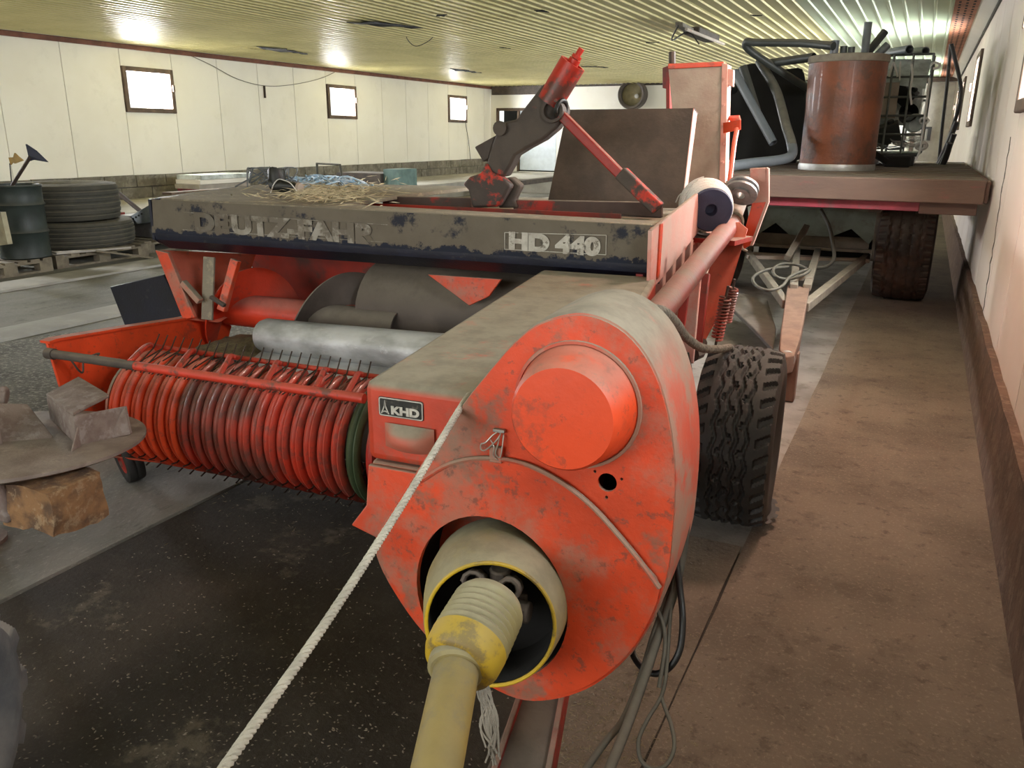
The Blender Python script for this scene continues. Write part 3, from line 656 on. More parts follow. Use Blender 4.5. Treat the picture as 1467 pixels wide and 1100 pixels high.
# lower ring on the cover, with its raised seam
ring_px = [(560, 742), (600, 690), (645, 664), (695, 656), (750, 664), (800, 688), (845, 722), (885, 765), (918, 805), (945, 842), (925, 898), (898, 938), (862, 970), (828, 988), (790, 998), (752, 999), (715, 986), (674, 960), (632, 927), (599, 890), (569, 846), (547, 806), (543, 777)]
ring = catmull([bV(x_, y_, VF - .007) for x_, y_ in ring_px], 3, True)
b = NB(); holed(b, ring, [[p + V3((0, -.007, 0)) for p in hole]], (0, .0065, 0)); obj('lower_ring', b, 'red', ba, smooth=30, bevel=.002)
b = NB(); tube(b, catmull([bV(x_, y_, VF - .008) for x_, y_ in ring_px[1:10]], 5), .0045, 6); obj('seam', b, 'red_dusty', ba)
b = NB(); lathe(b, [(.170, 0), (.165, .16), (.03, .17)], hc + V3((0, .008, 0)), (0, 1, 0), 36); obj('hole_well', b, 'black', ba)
# round drum on the cover
dcen = V3((-.378, 1.22, .995))
b = NB(); lathe(b, [(.104, -.0), (.101, -.006), (.094, -.045), (.0885, -.068), (.083, -.076), (.04, -.0775), (.001, -.078)], dcen, (0, 1, 0), 56); obj('drum_cover', b, 'red_clean', ba, smooth=40)
b = NB(); lathe(b, [(.104, -.004), (.109, -.004), (.110, .0), (.104, .0)], dcen, (0, 1, 0), 56, True); obj('drum_flange', b, 'red_dusty', ba)
# wire clip
b = NB(); k0 = bV(710, 640, 1.214)
tube(b, catmull([k0 + V3((dx, dy, dz)) for dx, dy, dz in ((.006, 0, .030), (-.004, -.006, .022), (-.014, -.01, .010), (-.024, -.008, .004), (-.024, -.008, -.006), (-.014, -.01, -.004), (.004, -.012, .014), (.012, -.01, .026))], 6), .0013, 6)
tube(b, catmull([k0 + V3((dx, dy, dz)) for dx, dy, dz in ((.010, 0, .030), (.008, -.008, .010), (.004, -.01, -.008), (.010, -.006, -.016), (.014, -.006, -.004), (.016, -.002, .026))], 6), .0013, 6)
tube(b, catmull([k0 + V3((dx, dy, dz)) for dx, dy, dz in ((-.010, -.004, .016), (.002, -.012, .006), (.0, -.01, -.012), (.008, -.006, -.022))], 6), .0012, 6)
wc = obj('wire_clip', b, 'wire', ba)
b = NB(); box(b, tuple(k0 + V3((-.010, -.006, -.028))), tuple(k0 + V3((.014, .004, .002)))); obj('clip_plate', b, 'red_dusty', wc, bevel=.002)
b = NB(); box(b, tuple(k0 + V3((-.004, -.004, .028))), tuple(k0 + V3((.018, .004, .034)))); obj('clip_plate', b, 'steel', wc, bevel=.001)
# --- hood
zt, hl_, hr_ = 1.133, -2.905, -.60
b = NB()
pr = [(2.848, 1.133), (2.838, .985), (2.845, .955), (2.93, .905), (2.945, .905), (2.868, .958), (2.86, 1.115)]
A = [b.verts.new((hl_, v_, z_)) for v_, z_ in pr]; B = [b.verts.new((hr_ - .01, v_, z_ - (.012 if z_ > 1 else 0))) for v_, z_ in pr]
for i in range(len(pr)): b.faces.new((A[i], B[i], B[(i + 1) % len(pr)], A[(i + 1) % len(pr)]))
b.faces.new(A[::-1]); b.faces.new(B)
b2 = [f for f in b.faces]
hf = obj('hood_front', b, ['hood_front', 'navy'], ba, smooth=30)
for p in hf.data.polygons:
    if p.center.z < .972 - 0: p.material_index = 1
b = NB(); ext(b, [bZ(217, 283, zt), V3((-.63, 2.848, zt - .01)), V3((-.63, 2.99, zt - .01)), V3((-2.0, 3.02, zt)), V3((-2.05, 3.55, zt)), V3((-2.0, 4.42, zt)), V3((-3.1, 4.2, zt)), V3((-3.2, 3.80, zt))], (0, 0, -.02)); obj('hood_top', b, 'dust_top', ba, smooth=0, bevel=.004)
b = NB(); ext(b, [V3((-2.0, 3.0, 1.08)), V3((-.65, 3.0, 1.08)), V3((-.65, 4.42, 1.08)), V3((-2.0, 4.42, 1.08))], (0, 0, -.02)); obj('hood_floor', b, 'dust_top', ba, smooth=0)
b = NB(); ext(b, [V3((hl_ - .004, 2.84, 1.133)), V3((hl_ - .004, 2.84, .955)), V3((hl_ - .0, 2.93, .905)), V3((-3.18, 3.8, .92)), V3((-3.2, 3.8, 1.133))], (.014, 0, 0)); obj('hood_end', b, 'navy', ba)
b = NB()
ext(b, [bV(548, 281, 3.56), bV(675, 283, 3.56), bV(675, 298, 3.56), bV(548, 293, 3.56)], (0, .03, 0))
ext(b, [bV(735, 286, 3.56), bV(948, 290, 3.56), bV(948, 312, 3.56), bV(735, 300, 3.56)], (0, .03, 0)); obj('cross_beam', b, 'beam_red', ba, bevel=.004)
# lettering, worn
hl0 = bV(279, 329, 2.8365)
text('hood_letters', 'DE', .104, hl0, (1, 0, -.012), (0, 0, 1), 'letter_gone', ba, .0008, .006, 1.43, label='name lettering worn almost away')
text('hood_letters', 'UTZ-FAHR', .104, hl0 + V3((.205, 0, -.0025)), (1, 0, -.012), (0, 0, 1), 'letter_faint', ba, .0010, .006, 1.43, label='faded pale name lettering')
q0, q1 = bV(724, 334, 2.838), bV(868, 362, 2.838)
text('hood_letters', 'HD 440', .083, bV(728.5, 355.5, 2.837), (1, 0, -.012), (0, 0, 1), 'letter', ba, .0012, .0055, 1.30, label='worn white model lettering in a thin frame')
b = NB(); qa = [bV(x_, y_, 2.8375) for x_, y_ in ((723, 333), (868.5, 337), (868, 365), (723, 357))]
for i in range(4): bar(b, qa[i], qa[(i + 1) % 4], .0025, .002, (0, 1, 0))
obj('letter_frame', b, 'letter', ba)
b = NB(); qa = [bV(x_, y_, 2.8385) for x_, y_ in ((262, 304), (555, 322), (556, 347), (262, 329))]
for i in (0, 2): bar(b, qa[i], qa[i + 1], .0025, .002, (0, 1, 0))
obj('letter_frame', b, 'letter_faint', ba)
# right end plate of the hood
b = NB(); ext(b, [bU(945, 321, -.6), bU(1000, 277, -.6), bU(1001, 332, -.6), bU(960, 385, -.6), bU(931, 420, -.6), bU(934, 330, -.6)], (-.014, 0, 0)); obj('end_plate', b, 'red_pale', ba, bevel=.003)
b = NB(); ext(b, [bV(931, 326, 2.83), bV(947, 320, 2.83), bV(942, 400, 2.83), bV(930, 405, 2.83)], (0, .04, 0)); obj('corner_strip', b, 'red', ba, bevel=.003)
# --- trough under the hood
b = NB(); ext(b, [bV(222, 358, 2.89), bV(266, 458, 2.85), bV(312, 462, 2.92), bV(338, 446, 3.16), bV(364, 364, 3.34)], (.004, .012, 0)); obj('trough_end', b, 'red_clean', ba, bevel=.002)
b = NB(); ext(b, [bV(222, 358, 2.87), bV(240, 362, 2.87), bV(278, 455, 2.84), bV(262, 458, 2.84)], (.0, .02, 0)); obj('corner_strip', b, 'red', ba, bevel=.003)
b = NB()
bar(b, bV(300, 368, 2.93), bV(297, 458, 2.88), .062, .012, (0, 1, 0)); obj('strap', b, 'dust_top', ba, bevel=.002)
b = NB(); bar(b, bV(338, 372, 2.97), bV(318, 445, 2.92), .042, .03, (0, 1, 0)); obj('strut', b, 'red', ba, bevel=.004)
b = NB(); bar(b, bV(262, 404, 2.86), bV(287, 432, 2.86), .028, .03, (0, 1, 0)); obj('brace', b, 'red_dusty', ba, bevel=.004)
b = NB(); bar(b, bV(302, 425, 2.86), bV(322, 438, 2.86), .015, .02, (0, 1, 0)); obj('brace', b, 'grime', ba, bevel=.002)
b = NB(); ext(b, [V3((-2.95, 3.62, .45)), V3((-.9, 3.62, .45)), V3((-.9, 3.45, 1.1)), V3((-2.95, 3.45, 1.1))], (0, .012, 0)); obj('trough_back', b, 'back_red', ba)
b = NB(); N_ = 8                                                  # curved trough floor
cv = [(3.5 + .0 - .95 * t * .85, .40 + .14 * (2 * t - 1) ** 2 - .06 * t) for t in [k / N_ for k in range(N_ + 1)]]
A = [b.verts.new((-2.77, v_, z_)) for v_, z_ in cv]; B = [b.verts.new((-.92, v_, z_)) for v_, z_ in cv]
for i in range(N_): b.faces.new((A[i], B[i], B[i + 1], A[i + 1]))
r_ = bmesh.ops.extrude_face_region(b, geom=list(b.faces)); bmesh.ops.translate(b, verts=[v for v in r_['geom'] if isinstance(v, bmesh.types.BMVert)], vec=(0, 0, -.012))
obj('trough_floor', b, 'grime', ba)
b = NB(); ext(b, [bV(612, 393, 2.98), bV(718, 400, 2.98), bV(700, 425, 2.98), bV(672, 438, 2.98)], (0, .02, 0)); obj('gusset', b, 'red', ba, bevel=.003)
# feeder auger: shaft and flights
va, za = 3.1, .60
b = NB(); lathe(b, [(.078, 0), (.078, .75), (.07, .75), (.07, 0)], (-2.74, va, za), (1, 0, 0), 28, True); au = obj('auger_shaft', b, 'auger_red', ba)
b = NB(); lathe(b, [(.092, 0), (.092, .42), (.084, .42), (.084, 0)], (bV(573, 455, 3.05).x - .42, va - .05, za - .01), (1, 0, 0), 28, True); obj('auger_sleeve', b, 'auger_grey', ba, label='grey grimy sleeve with an open end')
b = NB(); lathe(b, [(.083, .0), (.083, .08), (.0, .085), (.0, .0)], (bV(573, 455, 3.05).x - .14, va - .05, za - .01), (1, 0, 0), 24); obj('sleeve_core', b, 'auger_red', ba)
def flight(x0, x1, t0, t1, ro, ri, m, name='auger_flight'):
    b = NB(); n = 60; rows = []
    for i in range(n + 1):
        s = i / n; a = t0 + (t1 - t0) * s; xx = x0 + (x1 - x0) * s
        row = []
        for (r, dx) in ((ri, 0), (ro, 0), (ro, .007), (ri, .007)):
            row.append(b.verts.new((xx + dx, va + r * math.cos(a), za + r * math.sin(a))))
        rows.append(row)
    for A, B in zip(rows[:-1], rows[1:]):
        for k in range(4): b.faces.new((A[k], A[(k + 1) % 4], B[(k + 1) % 4], B[k]))
    b.faces.new(rows[0]); b.faces.new(rows[-1][::-1]); return obj(name, b, m, ba, smooth=50)
flight(-2.77, -2.44, R(240), R(-30), .21, .06, 'auger_red')
flight(-2.27, -1.86, R(215), R(-20), .225, .06, 'auger_grey')
b = NB(); lathe(b, [(.12, 0), (.235, 0), (.24, .008), (.235, .9), (.225, .9), (.225, .012), (.12, .012)], (-1.98, va + .16, za + .02), (1, 0, 0), 32); obj('feed_drum', b, 'auger_grey', ba)
# --- pickup
# left side plate
sp = [bU(x_, y_, -2.79) for x_, y_ in ((64, 490), (75, 486), (170, 470), (262, 456), (318, 458))]
sp2 = [V3((-2.79, 3.15, .50)), V3((-2.79, 3.05, .33)), V3((-2.79, 2.8, .16)), V3((-2.79, 2.62, .10)), V3((-2.79, 2.30, .10)), V3((-2.79, 2.22, .22)), bU(84, 556, -2.79)]
b = NB(); ext(b, sp + sp2, (.012, 0, 0)); spl = obj('side_plate', b, 'red_clean', ba, bevel=.003)
b = NB()
for p, q in zip(sp[:-1], sp[1:]): bar(b, p, q, .05, .01)
obj('plate_flange', b, 'red_clean', spl)
b = NB(); lathe(b, [(.0, -.004), (.018, -.004), (.022, .0)], bU(172, 503, -2.778), (1, 0, 0), 14); obj('bolt', b, 'red_clean', spl)
b = NB(); tube(b, catmull([bU(80, 508, -2.75) + V3((dx, dv, dz)) for dx, dv, dz in ((0, 0, .0), (.03, .03, -.02), (.035, .06, -.075), (.02, .09, -.09), (.02, .10, -.05), (.03, .12, -.035), (.04, .16, -.03), (.03, .13, -.055))], 5), .004, 6); obj('linch_pin', b, 'grime', spl)
pc, pz, pr_ = 2.425, .34, .226
x0_, x1_ = -2.60, -1.515; NBD = 19; bp_ = (x1_ - x0_) / NBD
def band(x, w_, m, name='reel_band', a0=92, a1=-128, rad=pr_):
    b = NB(); prof = [(-.5, -.018), (-.48, -.004), (-.36, .0), (-.2, .003), (-.05, -.001), (.02, -.007), (.09, -.001), (.2, .009), (.3, .010), (.42, .004), (.5, -.006), (.5, -.018)]
    n = 40; rows = []
    for i in range(n + 1):
        a = R(a0 + (a1 - a0) * i / n)
        rows.append([b.verts.new((x + s * w_, pc - math.cos(a) * (rad + h), pz + math.sin(a) * (rad + h))) for s, h in prof])
    m_ = len(prof)
    for A, B in zip(rows[:-1], rows[1:]):
        for k in range(m_): b.faces.new((A[k], A[(k + 1) % m_], B[(k + 1) % m_], B[k]))
    b.faces.new(rows[0]); b.faces.new(rows[-1][::-1])
    return obj(name, b, m, ba, smooth=40)
bands = []
for k in range(NBD):
    m_ = 'red_clean' if k < 6 else 'red_worn'
    bands.append(band(x0_ + bp_ * (k + .5), bp_ * .83, m_))
gb = band(x1_ + .035, .052, 'green'); gb['label'] = 'dark green band at the end of the reel'
b = NB(); lathe(b, [(.02, 0), (.215, 0), (.22, .012), (.215, .024), (.02, .024)], (x1_ + .085, pc, pz), (1, 0, 0), 40); obj('reel_end', b, 'red_dark', ba)
b = NB(); lathe(b, [(.02, 0), (.205, 0), (.205, .012), (.02, .012)], (x0_ - .03, pc, pz), (1, 0, 0), 40); obj('reel_end', b, 'red_dusty', ba)
b = NB(); lathe(b, [(.09, 0), (.09, x1_ - x0_ + .1)], (x0_ - .05, pc, pz), (1, 0, 0), 20, cap=True); obj('reel_shaft', b, 'grime', ba)
# spring tines: bent wires that come out between the bands
def tine_mesh():
    b = NB(); P = [V3((0, -.08, 0)), V3((0, -.215, .0)), V3((.0, -.235, .008)), V3((0, -.252, .028))]
    tube(b, P, .0032, 5); return b
tb = tine_mesh(); ORG['hay_baler_t'] = V3((0, 0, 0))
me_t = bpy.data.meshes.new('tine'); tb.to_mesh(me_t); tb.free(); me_t.materials.append(MT['tine'])
for a in (244, 268, 292, 318):
    for k in range(NBD):
        o = bpy.data.objects.new('tine', me_t); COL.objects.link(o); o.parent = ba
        xx = x0_ + bp_ * (k + (1.0 if (a // 2) % 2 else .98)); o.location = V3((xx, pc, pz)) - B0
        # angle measured from the front (towards the camera), upwards
        o.rotation_euler = (R(-a if a < 180 else 360 - a), 0, R(0)); o.scale = (1, 1, 1)
        o.rotation_euler.rotate_axis('Z', 0.0)
        if a > 200: o.rotation_euler = (R(360 - a), R(0), 0)
# wind guard
g0, g1 = bV(76, 507, 2.13), bV(522, 571, 2.13)
b = NB(); tube(b, [g0, g1], .0165, 12); gd = obj('guard_bar', b, 'guard_red', ba)
b = NB(); tube(b, [bV(68, 506, 2.13), g0 + (g1 - g0) * .005], .022, 12); tube(b, [g0, g0.lerp(g1, .3)], .0175, 12); obj('bar_end', b, 'grime', gd)
r0_, r1_ = bV(222, 496, 2.44), bV(548, 541, 2.44)
b = NB(); tube(b, [r0_, r1_], .0105, 8); obj('guard_rail', b, 'guard_red', ba)
for (xa, ya, xb, yb) in ((186, 518, 222, 496), (251, 531, 283, 504), (312, 541, 338, 512), (378, 552, 404, 521), (448, 562, 472, 531), (494, 569, 520, 537)):
    p, q = bV(xa, ya, 2.13), bV(xb, yb, 2.44)
    b = NB(); tube(b, catmull([p, p.lerp(q, .5) + V3((0, 0, .018)), q + V3((0, -.03, .012)), q], 5), .0105, 8); obj('guard_bracket', b, 'guard_red', ba)
b = NB()
for k in range(24):
    p = r0_.lerp(r1_, (k + .3) / 24.5)
    tube(b, [p + V3((-.012, .03, .045)), p + V3((.0, -.02, .0)), p + V3((.03, -.17, -.055))], .0028, 5)
    tube(b, [p + V3((.035, -.0, .0)), p + V3((.0, -.17, -.055))], .0028, 5)
obj('guard_wires', b, 'tine', ba, kind='stuff')
# skid under the left end, gauge wheel
b = NB(); ext(b, [V3((-2.76, 2.3, .13)), V3((-2.5, 2.27, .16)), V3((-2.42, 2.42, .10)), V3((-2.62, 2.6, .075)), V3((-2.76, 2.55, .08))], (0, .01, -.012)); obj('skid', b, 'red', ba, bevel=.002)
wb = tyre_bm((-2.70, 2.36, .105), (.45, .9, .15), .105, .07, .055, lambda a, w_: -.003 * (abs(w_) < .1), 48, 10); gw = obj('gauge_wheel', wb, 'rubber', ba)
b = NB(); lathe(b, [(.06, -.03), (.062, .03), (.03, .035), (.03, -.035)], (-2.70, 2.36, .105), (.45, .9, .15), 24, True); obj('rim', b, 'red_dark', gw)
b = NB(); bar(b, (-2.70, 2.40, .105), (-2.75, 2.5, .36), .03, .03); obj('wheel_fork', b, 'red', gw)
# navy side panel
b = NB(); ext(b, [bV(157, 411, 3.02), bV(234, 394, 3.02), bV(264, 452, 2.94), bV(180, 470, 2.94)], (.0, .016, .004)); obj('side_panel', b, 'navy', ba, bevel=.003)
# --- bale chamber behind
b = NB(); box(b, (-1.02, 2.86, .38), (-.70, 5.6, .60)); obj('chamber_floor', b, 'red_dark', ba, bevel=.01)
b = NB(); box(b, (-1.02, 3.5, .60), (-.98, 5.6, 1.06)); box(b, (-.98, 4.55, .98), (-.66, 5.6, 1.02)); obj('chamber_wall', b, 'red_dark', ba)
b = NB(); box(b, (-.68, 2.86, .40), (-.655, 4.5, 1.0)); obj('chamber_side', b, 'red_dark', ba)
for v_ in (2.95, 3.13, 3.31, 3.49, 3.67, 3.85):
    b = NB(); box(b, (-.655, v_, .42), (-.60, v_ + .055, 1.0)); obj('chamber_rib', b, 'red_pale', ba, bevel=.005)
for z_ in (.42, .70, .96):
    b = NB(); box(b, (-.66, 2.88, z_), (-.615, 4.5, z_ + .045)); obj('side_rail', b, 'red_dusty', ba, bevel=.004)
b = NB(); ext(b, [bV(1060, 318, 3.75), bV(1072, 328, 3.75), bV(1044, 418, 3.55), bV(1024, 462, 3.5), bV(1010, 490, 3.45), bV(1004, 478, 3.5), bV(1014, 405, 3.6), bV(1026, 372, 3.65)], (-.018, .014, 0)); obj('side_bracket', b, 'red_clean', ba, bevel=.003)
for (xa, ya, xb, yb, v_) in ((1040, 425, 1027, 486, 3.38), (1050, 412, 1040, 460, 3.42)):
    p, q = bV(xa, ya, v_), bV(xb, yb, v_)
    b = NB(); tube(b, helix(p, q, .022, 13, 9), .0048, 5); spg = obj('tension_spring', b, 'red_worn', ba)
    b = NB(); tube(b, [p + (p - q) * .25, p, q, q + (q - p) * .25], .006, 6); obj('spring_rod', b, 'grime', spg)
b = NB(); tube(b, [bV(1003, 490, 3.35), bV(1000, 505, 3.3), bV(992, 508, 3.25)], .03, 10); obj('pivot_boss', b, 'grime', ba)
b = NB(); bar(b, bV(996, 400, 3.2), bV(985, 520, 3.1), .045, .03, (0, 1, 0)); obj('upright', b, 'red_pale', ba, bevel=.004)
b = NB(); bar(b, bV(1012, 392, 3.4), bV(1000, 500, 3.3), .03, .03, (0, 1, 0)); obj('upright', b, 'red_dark', ba, bevel=.004)
b = NB(); bar(b, bV(985, 395, 3.05), bV(975, 470, 3.0), .03, .03, (0, 1, 0)); obj('upright', b, 'red_dark', ba, bevel=.004)
# long tube on the right side
t0_, t1_ = bU(912, 486, -.49), bU(1050, 318, -.49)
b = NB(); tube(b, [t0_, t0_.lerp(t1_, .5), t1_], .042, 20); tb_ = obj('side_tube', b, 'tube_red', ba)
t2_ = bU(1066, 272, -.47)
b = NB(); tube(b, [t1_ - (t1_ - t0_) * .02, t1_ + (t2_ - t1_) * .5, t2_], [.034, .034, .03], 16); obj('tube_end', b, 'post_dust', tb_)
b = NB(); d_ = (t1_ - t0_).normalized(); x_, y_, _ = frame_of(d_)
for k in range(3): tube(b, circle(t1_ - d_ * (.012 * k), x_, y_, .046, 18), .006, 6, closed=True)
tube(b, catmull([t1_ + y_ * .046, t1_ + V3((.045, 0, -.03)), t1_ + V3((.05, -.01, -.11)), t1_ + V3((.075, 0, -.13))], 5), .006, 6); obj('wire_tie', b, 'rope_grey', tb_)
b = NB(); lathe(b, [(.02, -.03), (.04, -.03), (.04, -.02), (.072, -.02), (.072, -.008), (.058, -.004), (.058, .004), (.072, .008), (.072, .02), (.02, .02)], bV(1063, 273, 3.86), t2_ - t1_, 28, True); obj('pulley', b, 'steel_grey', ba, label='grey grooved pulley at the end of the tube')
b = NB(); ext(b, [bV(1074, 241, 3.95), bV(1097, 240, 3.95), bV(1100, 290, 3.95), bV(1077, 292, 3.95)], (0, .02, 0)); brk = obj('rear_bracket', b, 'red_pale', ba, bevel=.004)
b = NB(); ext(b, [bV(1078, 290, 3.95), bV(1100, 288, 3.95), bV(1077, 350, 3.95), bV(1066, 357, 3.95), bV(1060, 352, 3.95)], (0, .02, 0)); obj('bracket_plate', b, 'red_clean', brk, bevel=.004)
b = NB(); ext(b, [bV(1098, 240, 3.945), bV(1101, 242, 3.945), bV(1101, 290, 3.945), bV(1078, 352, 3.945), bV(1074, 352, 3.945), bV(1097, 290, 3.945)], (0, .06, 0)); obj('bracket_edge', b, 'red_pale', brk)
b = NB(); bar(b, bV(1040, 262, 4.0), bV(1074, 264, 4.0), .02, .02); obj('brace', b, 'post_dust', ba)
# tall knotter-side post
VP_ = 4.4
b = NB(); ext(b, [bV(957, 93, VP_), bV(1036, 90, VP_), bV(1033, 262, VP_), bV(1022, 292, VP_), bV(975, 292, VP_)], (0, .02, 0)); po = obj('tall_post', b, 'post_dust', ba, bevel=.003)
b = NB(); ext(b, [bV(957, 91, VP_ - .004), bV(1037, 88, VP_ - .004), bV(1037, 95, VP_ - .004), bV(957, 99, VP_ - .004)], (0, .10, 0)); obj('post_top', b, 'red_clean', po, bevel=.003)
b = NB(); ext(b, [bV(1034, 90, VP_ - .006), bV(1043, 92, VP_ - .006), bV(1039, 262, VP_ - .006), bV(1030, 262, VP_ - .006)], (0, .12, 0)); obj('post_flange', b, 'red_pale', po, bevel=.003)
b = NB()
for yy_ in (112, 150, 180, 206, 232): lathe(b, [(.008, 0), (.008, -.008), (.0, -.009)], bV(1037.5 - (yy_ - 100) * .02, yy_, VP_ - .006), (0, 1, 0), 8)
obj('bolt', b, 'red_pale', po, kind='stuff')
b = NB(); ext(b, [bV(1043, 98, VP_), bV(1051, 100, VP_), bV(1050, 124, VP_), bV(1042, 122, VP_)], (0, .05, 0)); obj('side_lug', b, 'red_pale', po, bevel=.003)
b = NB(); ext(b, [bV(949, 97, VP_ + .05), bV(957, 94, VP_ + .05), bV(957, 128, VP_ + .05), bV(949, 126, VP_ + .05)], (0, .05, 0)); obj('side_lug', b, 'red_dark', po, bevel=.003)
b = NB(); ext(b, [bV(954, 95, VP_ + .03), bV(959, 95, VP_ + .03), bV(960, 292, VP_ + .03), bV(955, 292, VP_ + .03)], (0, .08, 0)); obj('post_flange', b, 'red_dark', po)
b = NB(); tube(b, [bV(963, 74, VP_ + .1), bV(963, 98, VP_ + .1)], .018, 8); obj('top_rod', b, 'grime', po)
b = NB(); pp = [bV(1036, 166, VP_), bV(1055, 163, VP_ - .02), bV(1061, 168, VP_ - .05), bV(1060, 187, VP_ - .05), bV(1036, 190, VP_ - .0)]
ext(b, [bV(1036, 176, VP_ - .02), bV(1060, 172, VP_ - .07), bV(1060, 186, VP_ - .07), bV(1036, 191, VP_ - .02)], (0, .006, 0))
ext(b, [bV(1036, 166, VP_ + .1), bV(1058, 165, VP_ + .06), bV(1060, 172, VP_ - .07), bV(1060, 186, VP_ - .07), bV(1058, 178, VP_ + .06)], (.006, 0, 0)); obj('handle_bracket', b, 'red_clean', ba)
b = NB(); tube(b, [bV(1056, 184, VP_ - .06), bV(1052, 205, VP_ - .1), bV(1045, 262, VP_ - .2)], .012, 8); obj('linkage_rod', b, 'red_clean', ba)
# dark deflector plate
b = NB(); ext(b, [bV(812, 157, 4.1), bV(993, 155, 4.1), bV(976, 298, 3.95), bV(783, 298, 3.95)], (0, .008, .0)); dp = obj('deflector_plate', b, 'grime', ba)
b = NB(); ext(b, [bV(993, 155, 4.098), bV(998, 161, 4.16), bV(980, 298, 4.0), bV(976, 298, 3.948)], (.004, .0, 0)); obj('folded_edge', b, 'red_pale', dp)
b = NB(); ext(b, [bV(985, 155, 4.10), bV(995, 154.5, 4.10), bV(1000, 163, 4.17), bV(990, 162, 4.17)], (0, 0, -.006)); obj('folded_edge', b, 'grime', dp)
# feeder arm
VA = 3.5
def cpx(x, y): return (640 + .2454 * x, 50 + .2454 * y)
def poly(ptl, v, dv): 
    b = NB(); ext(b, [bV(*cpx(x_, y_), v) for x_, y_ in ptl], (0, dv, 0)); return b
am = obj('feeder_arm', poly([(560, 285), (720, 290), (650, 385), (662, 500), (640, 545), (560, 612), (470, 660), (398, 705), (372, 762), (330, 832), (290, 822), (240, 798), (230, 752), (255, 660), (282, 582), (288, 540), (330, 508), (410, 492), (430, 452)], VA, .09), 'arm', ba, bevel=.012)
p_, q_ = bV(*cpx(600, 395), VA + .03), bV(*cpx(737, 165), VA + .03)
b = NB(); pipe(b, p_, q_, .058, .048, 28); obj('arm_tube', b, 'arm', ba, label='red worn tube at the top of the arm')
MT['arm_tube'] = mat('arm_tube_red', (.45, .025, .012), .4, var=.3, patch=.85, pscale=6, pth=.53, pcol=(.06, .035, .028))
bpy.data.objects['arm_tube'].data.materials[0] = MT['arm_tube']
b = NB(); tube(b, [p_.lerp(q_, .8), p_.lerp(q_, 1.10)], .026, 12); tube(b, [q_, p_.lerp(q_, 1.36)], .013, 10); tube(b, [p_.lerp(q_, 1.12), p_.lerp(q_, 1.19)], .022, 10); obj('arm_rod', b, 'arm_tube', ba)
obj('arm_fin', poly([(160, 655), (282, 588), (262, 660), (246, 722), (212, 742)], VA + .02, .05), 'arm', ba, bevel=.006)
b = NB(); lathe(b, [(.0, 0), (.03, 0), (.032, .02), (.0, .022)], bV(*cpx(318, 545), VA), (0, -1, 0), 16); obj('arm_boss', b, 'grime', ba)
obj('arm_base', poly([(90, 872), (132, 828), (196, 808), (226, 742), (262, 800), (330, 838), (372, 880), (300, 1004), (148, 1012), (122, 905)], VA - .02, .06), 'arm', ba, bevel=.012)
obj('arm_base_plate', poly([(330, 838), (376, 828), (432, 880), (392, 962), (412, 1010), (296, 1010), (372, 884)], VA + .04, .06), 'grime', ba, bevel=.01)
lc = bV(*cpx(622, 442), VA)
b = NB(); lathe(b, [(.0, 0.02), (.035, 0.02), (.037, 0.0), (.05, 0), (.052, .03), (.05, .10), (.0, .10)], lc + V3((0, -.02, 0)), (0, 1, 0), 24); obj('pivot_lug', b, 'arm', ba)
b = NB(); x_, y_, _ = frame_of((.9, -.3, -.25)); tube(b, circle(bV(*cpx(668, 432), VA + .0), x_, y_, .036, 20), .009, 8, closed=True); obj('pivot_ring', b, 'black_plastic', ba)
s0, s1, s2 = bV(*cpx(672, 470), VA + .02), bV(*cpx(1045, 845), VA), bV(*cpx(1235, 1015), VA - .02)
b = NB(); bar(b, s0, s1, .040, .05, (0, 1, 0)); st_ = obj('brace_strut', b, 'strut_red', ba, bevel=.006)
b = NB(); bar(b, s0.lerp(s2, .62), s2, .058, .06, (0, 1, 0)); obj('strut_socket', b, 'arm', st_, bevel=.006)
b = NB(); d_ = (s2 - s0).normalized(); n1 = V3((d_.z, 0, -d_.x)) * (1 if d_.z < 0 else 1)
if n1.z < 0: n1 = -n1
bar(b, s0 + n1 * .024 + V3((0, -.026, 0)), s1 + n1 * .024 + V3((0, -.026, 0)), .004, .004); obj('strut_edge', b, 'red_pale', st_)
# --- wheel
tc_ = V3((-.29, 3.02, .335))
def tread(a, w_):
    n = 22; z1 = tri(a / (2 * math.pi) * n) * .055; h = 0.
    for c_ in (-.42, -.14, .14, .42):
        d = abs(w_ - c_ - z1); h = min(h, -.010 * min(1, max(0, (.062 - d) / .025)))
    if abs(w_) > .66:
        d = abs(((a / (2 * math.pi) * 30 + w_ * 1.1) % 1.0) - .5)
        if d < .24: h = min(h, -.015 * min(1, (.24 - d) / .07))
    for c_, o_ in ((-.28, .0), (0, .5), (.28, .0)):
        f = ((a / (2 * math.pi) * n * 1 + o_) % 1.0) - .5; d = abs(f) * .32 + abs(w_ - c_)
        if d < .06: h = min(h, -.010)
    return h
wb = tyre_bm(tc_, (1, .0, 0), .340, .28, .165, tread, 416, 52, flat=.055)
wt = obj('wheel_tyre', wb, 'rubber', ba, smooth=30)
b = NB(); lathe(b, [(.17, -.10), (.155, -.09), (.15, 0), (.06, .02), (.0, .02), (.0, -.02), (.06, -.02), (.14, -.03), (.14, .09), (.155, .1), (.17, .1)], tc_, (1, .02, 0), 32); obj('rim', b, 'red_dark', wt)
b = NB(); lathe(b, [(.05, 0), (.05, .4)], tc_ + V3((-.36, 0, 0)), (1, 0, 0), 14, cap=True); obj('axle', b, 'red_dark', wt)
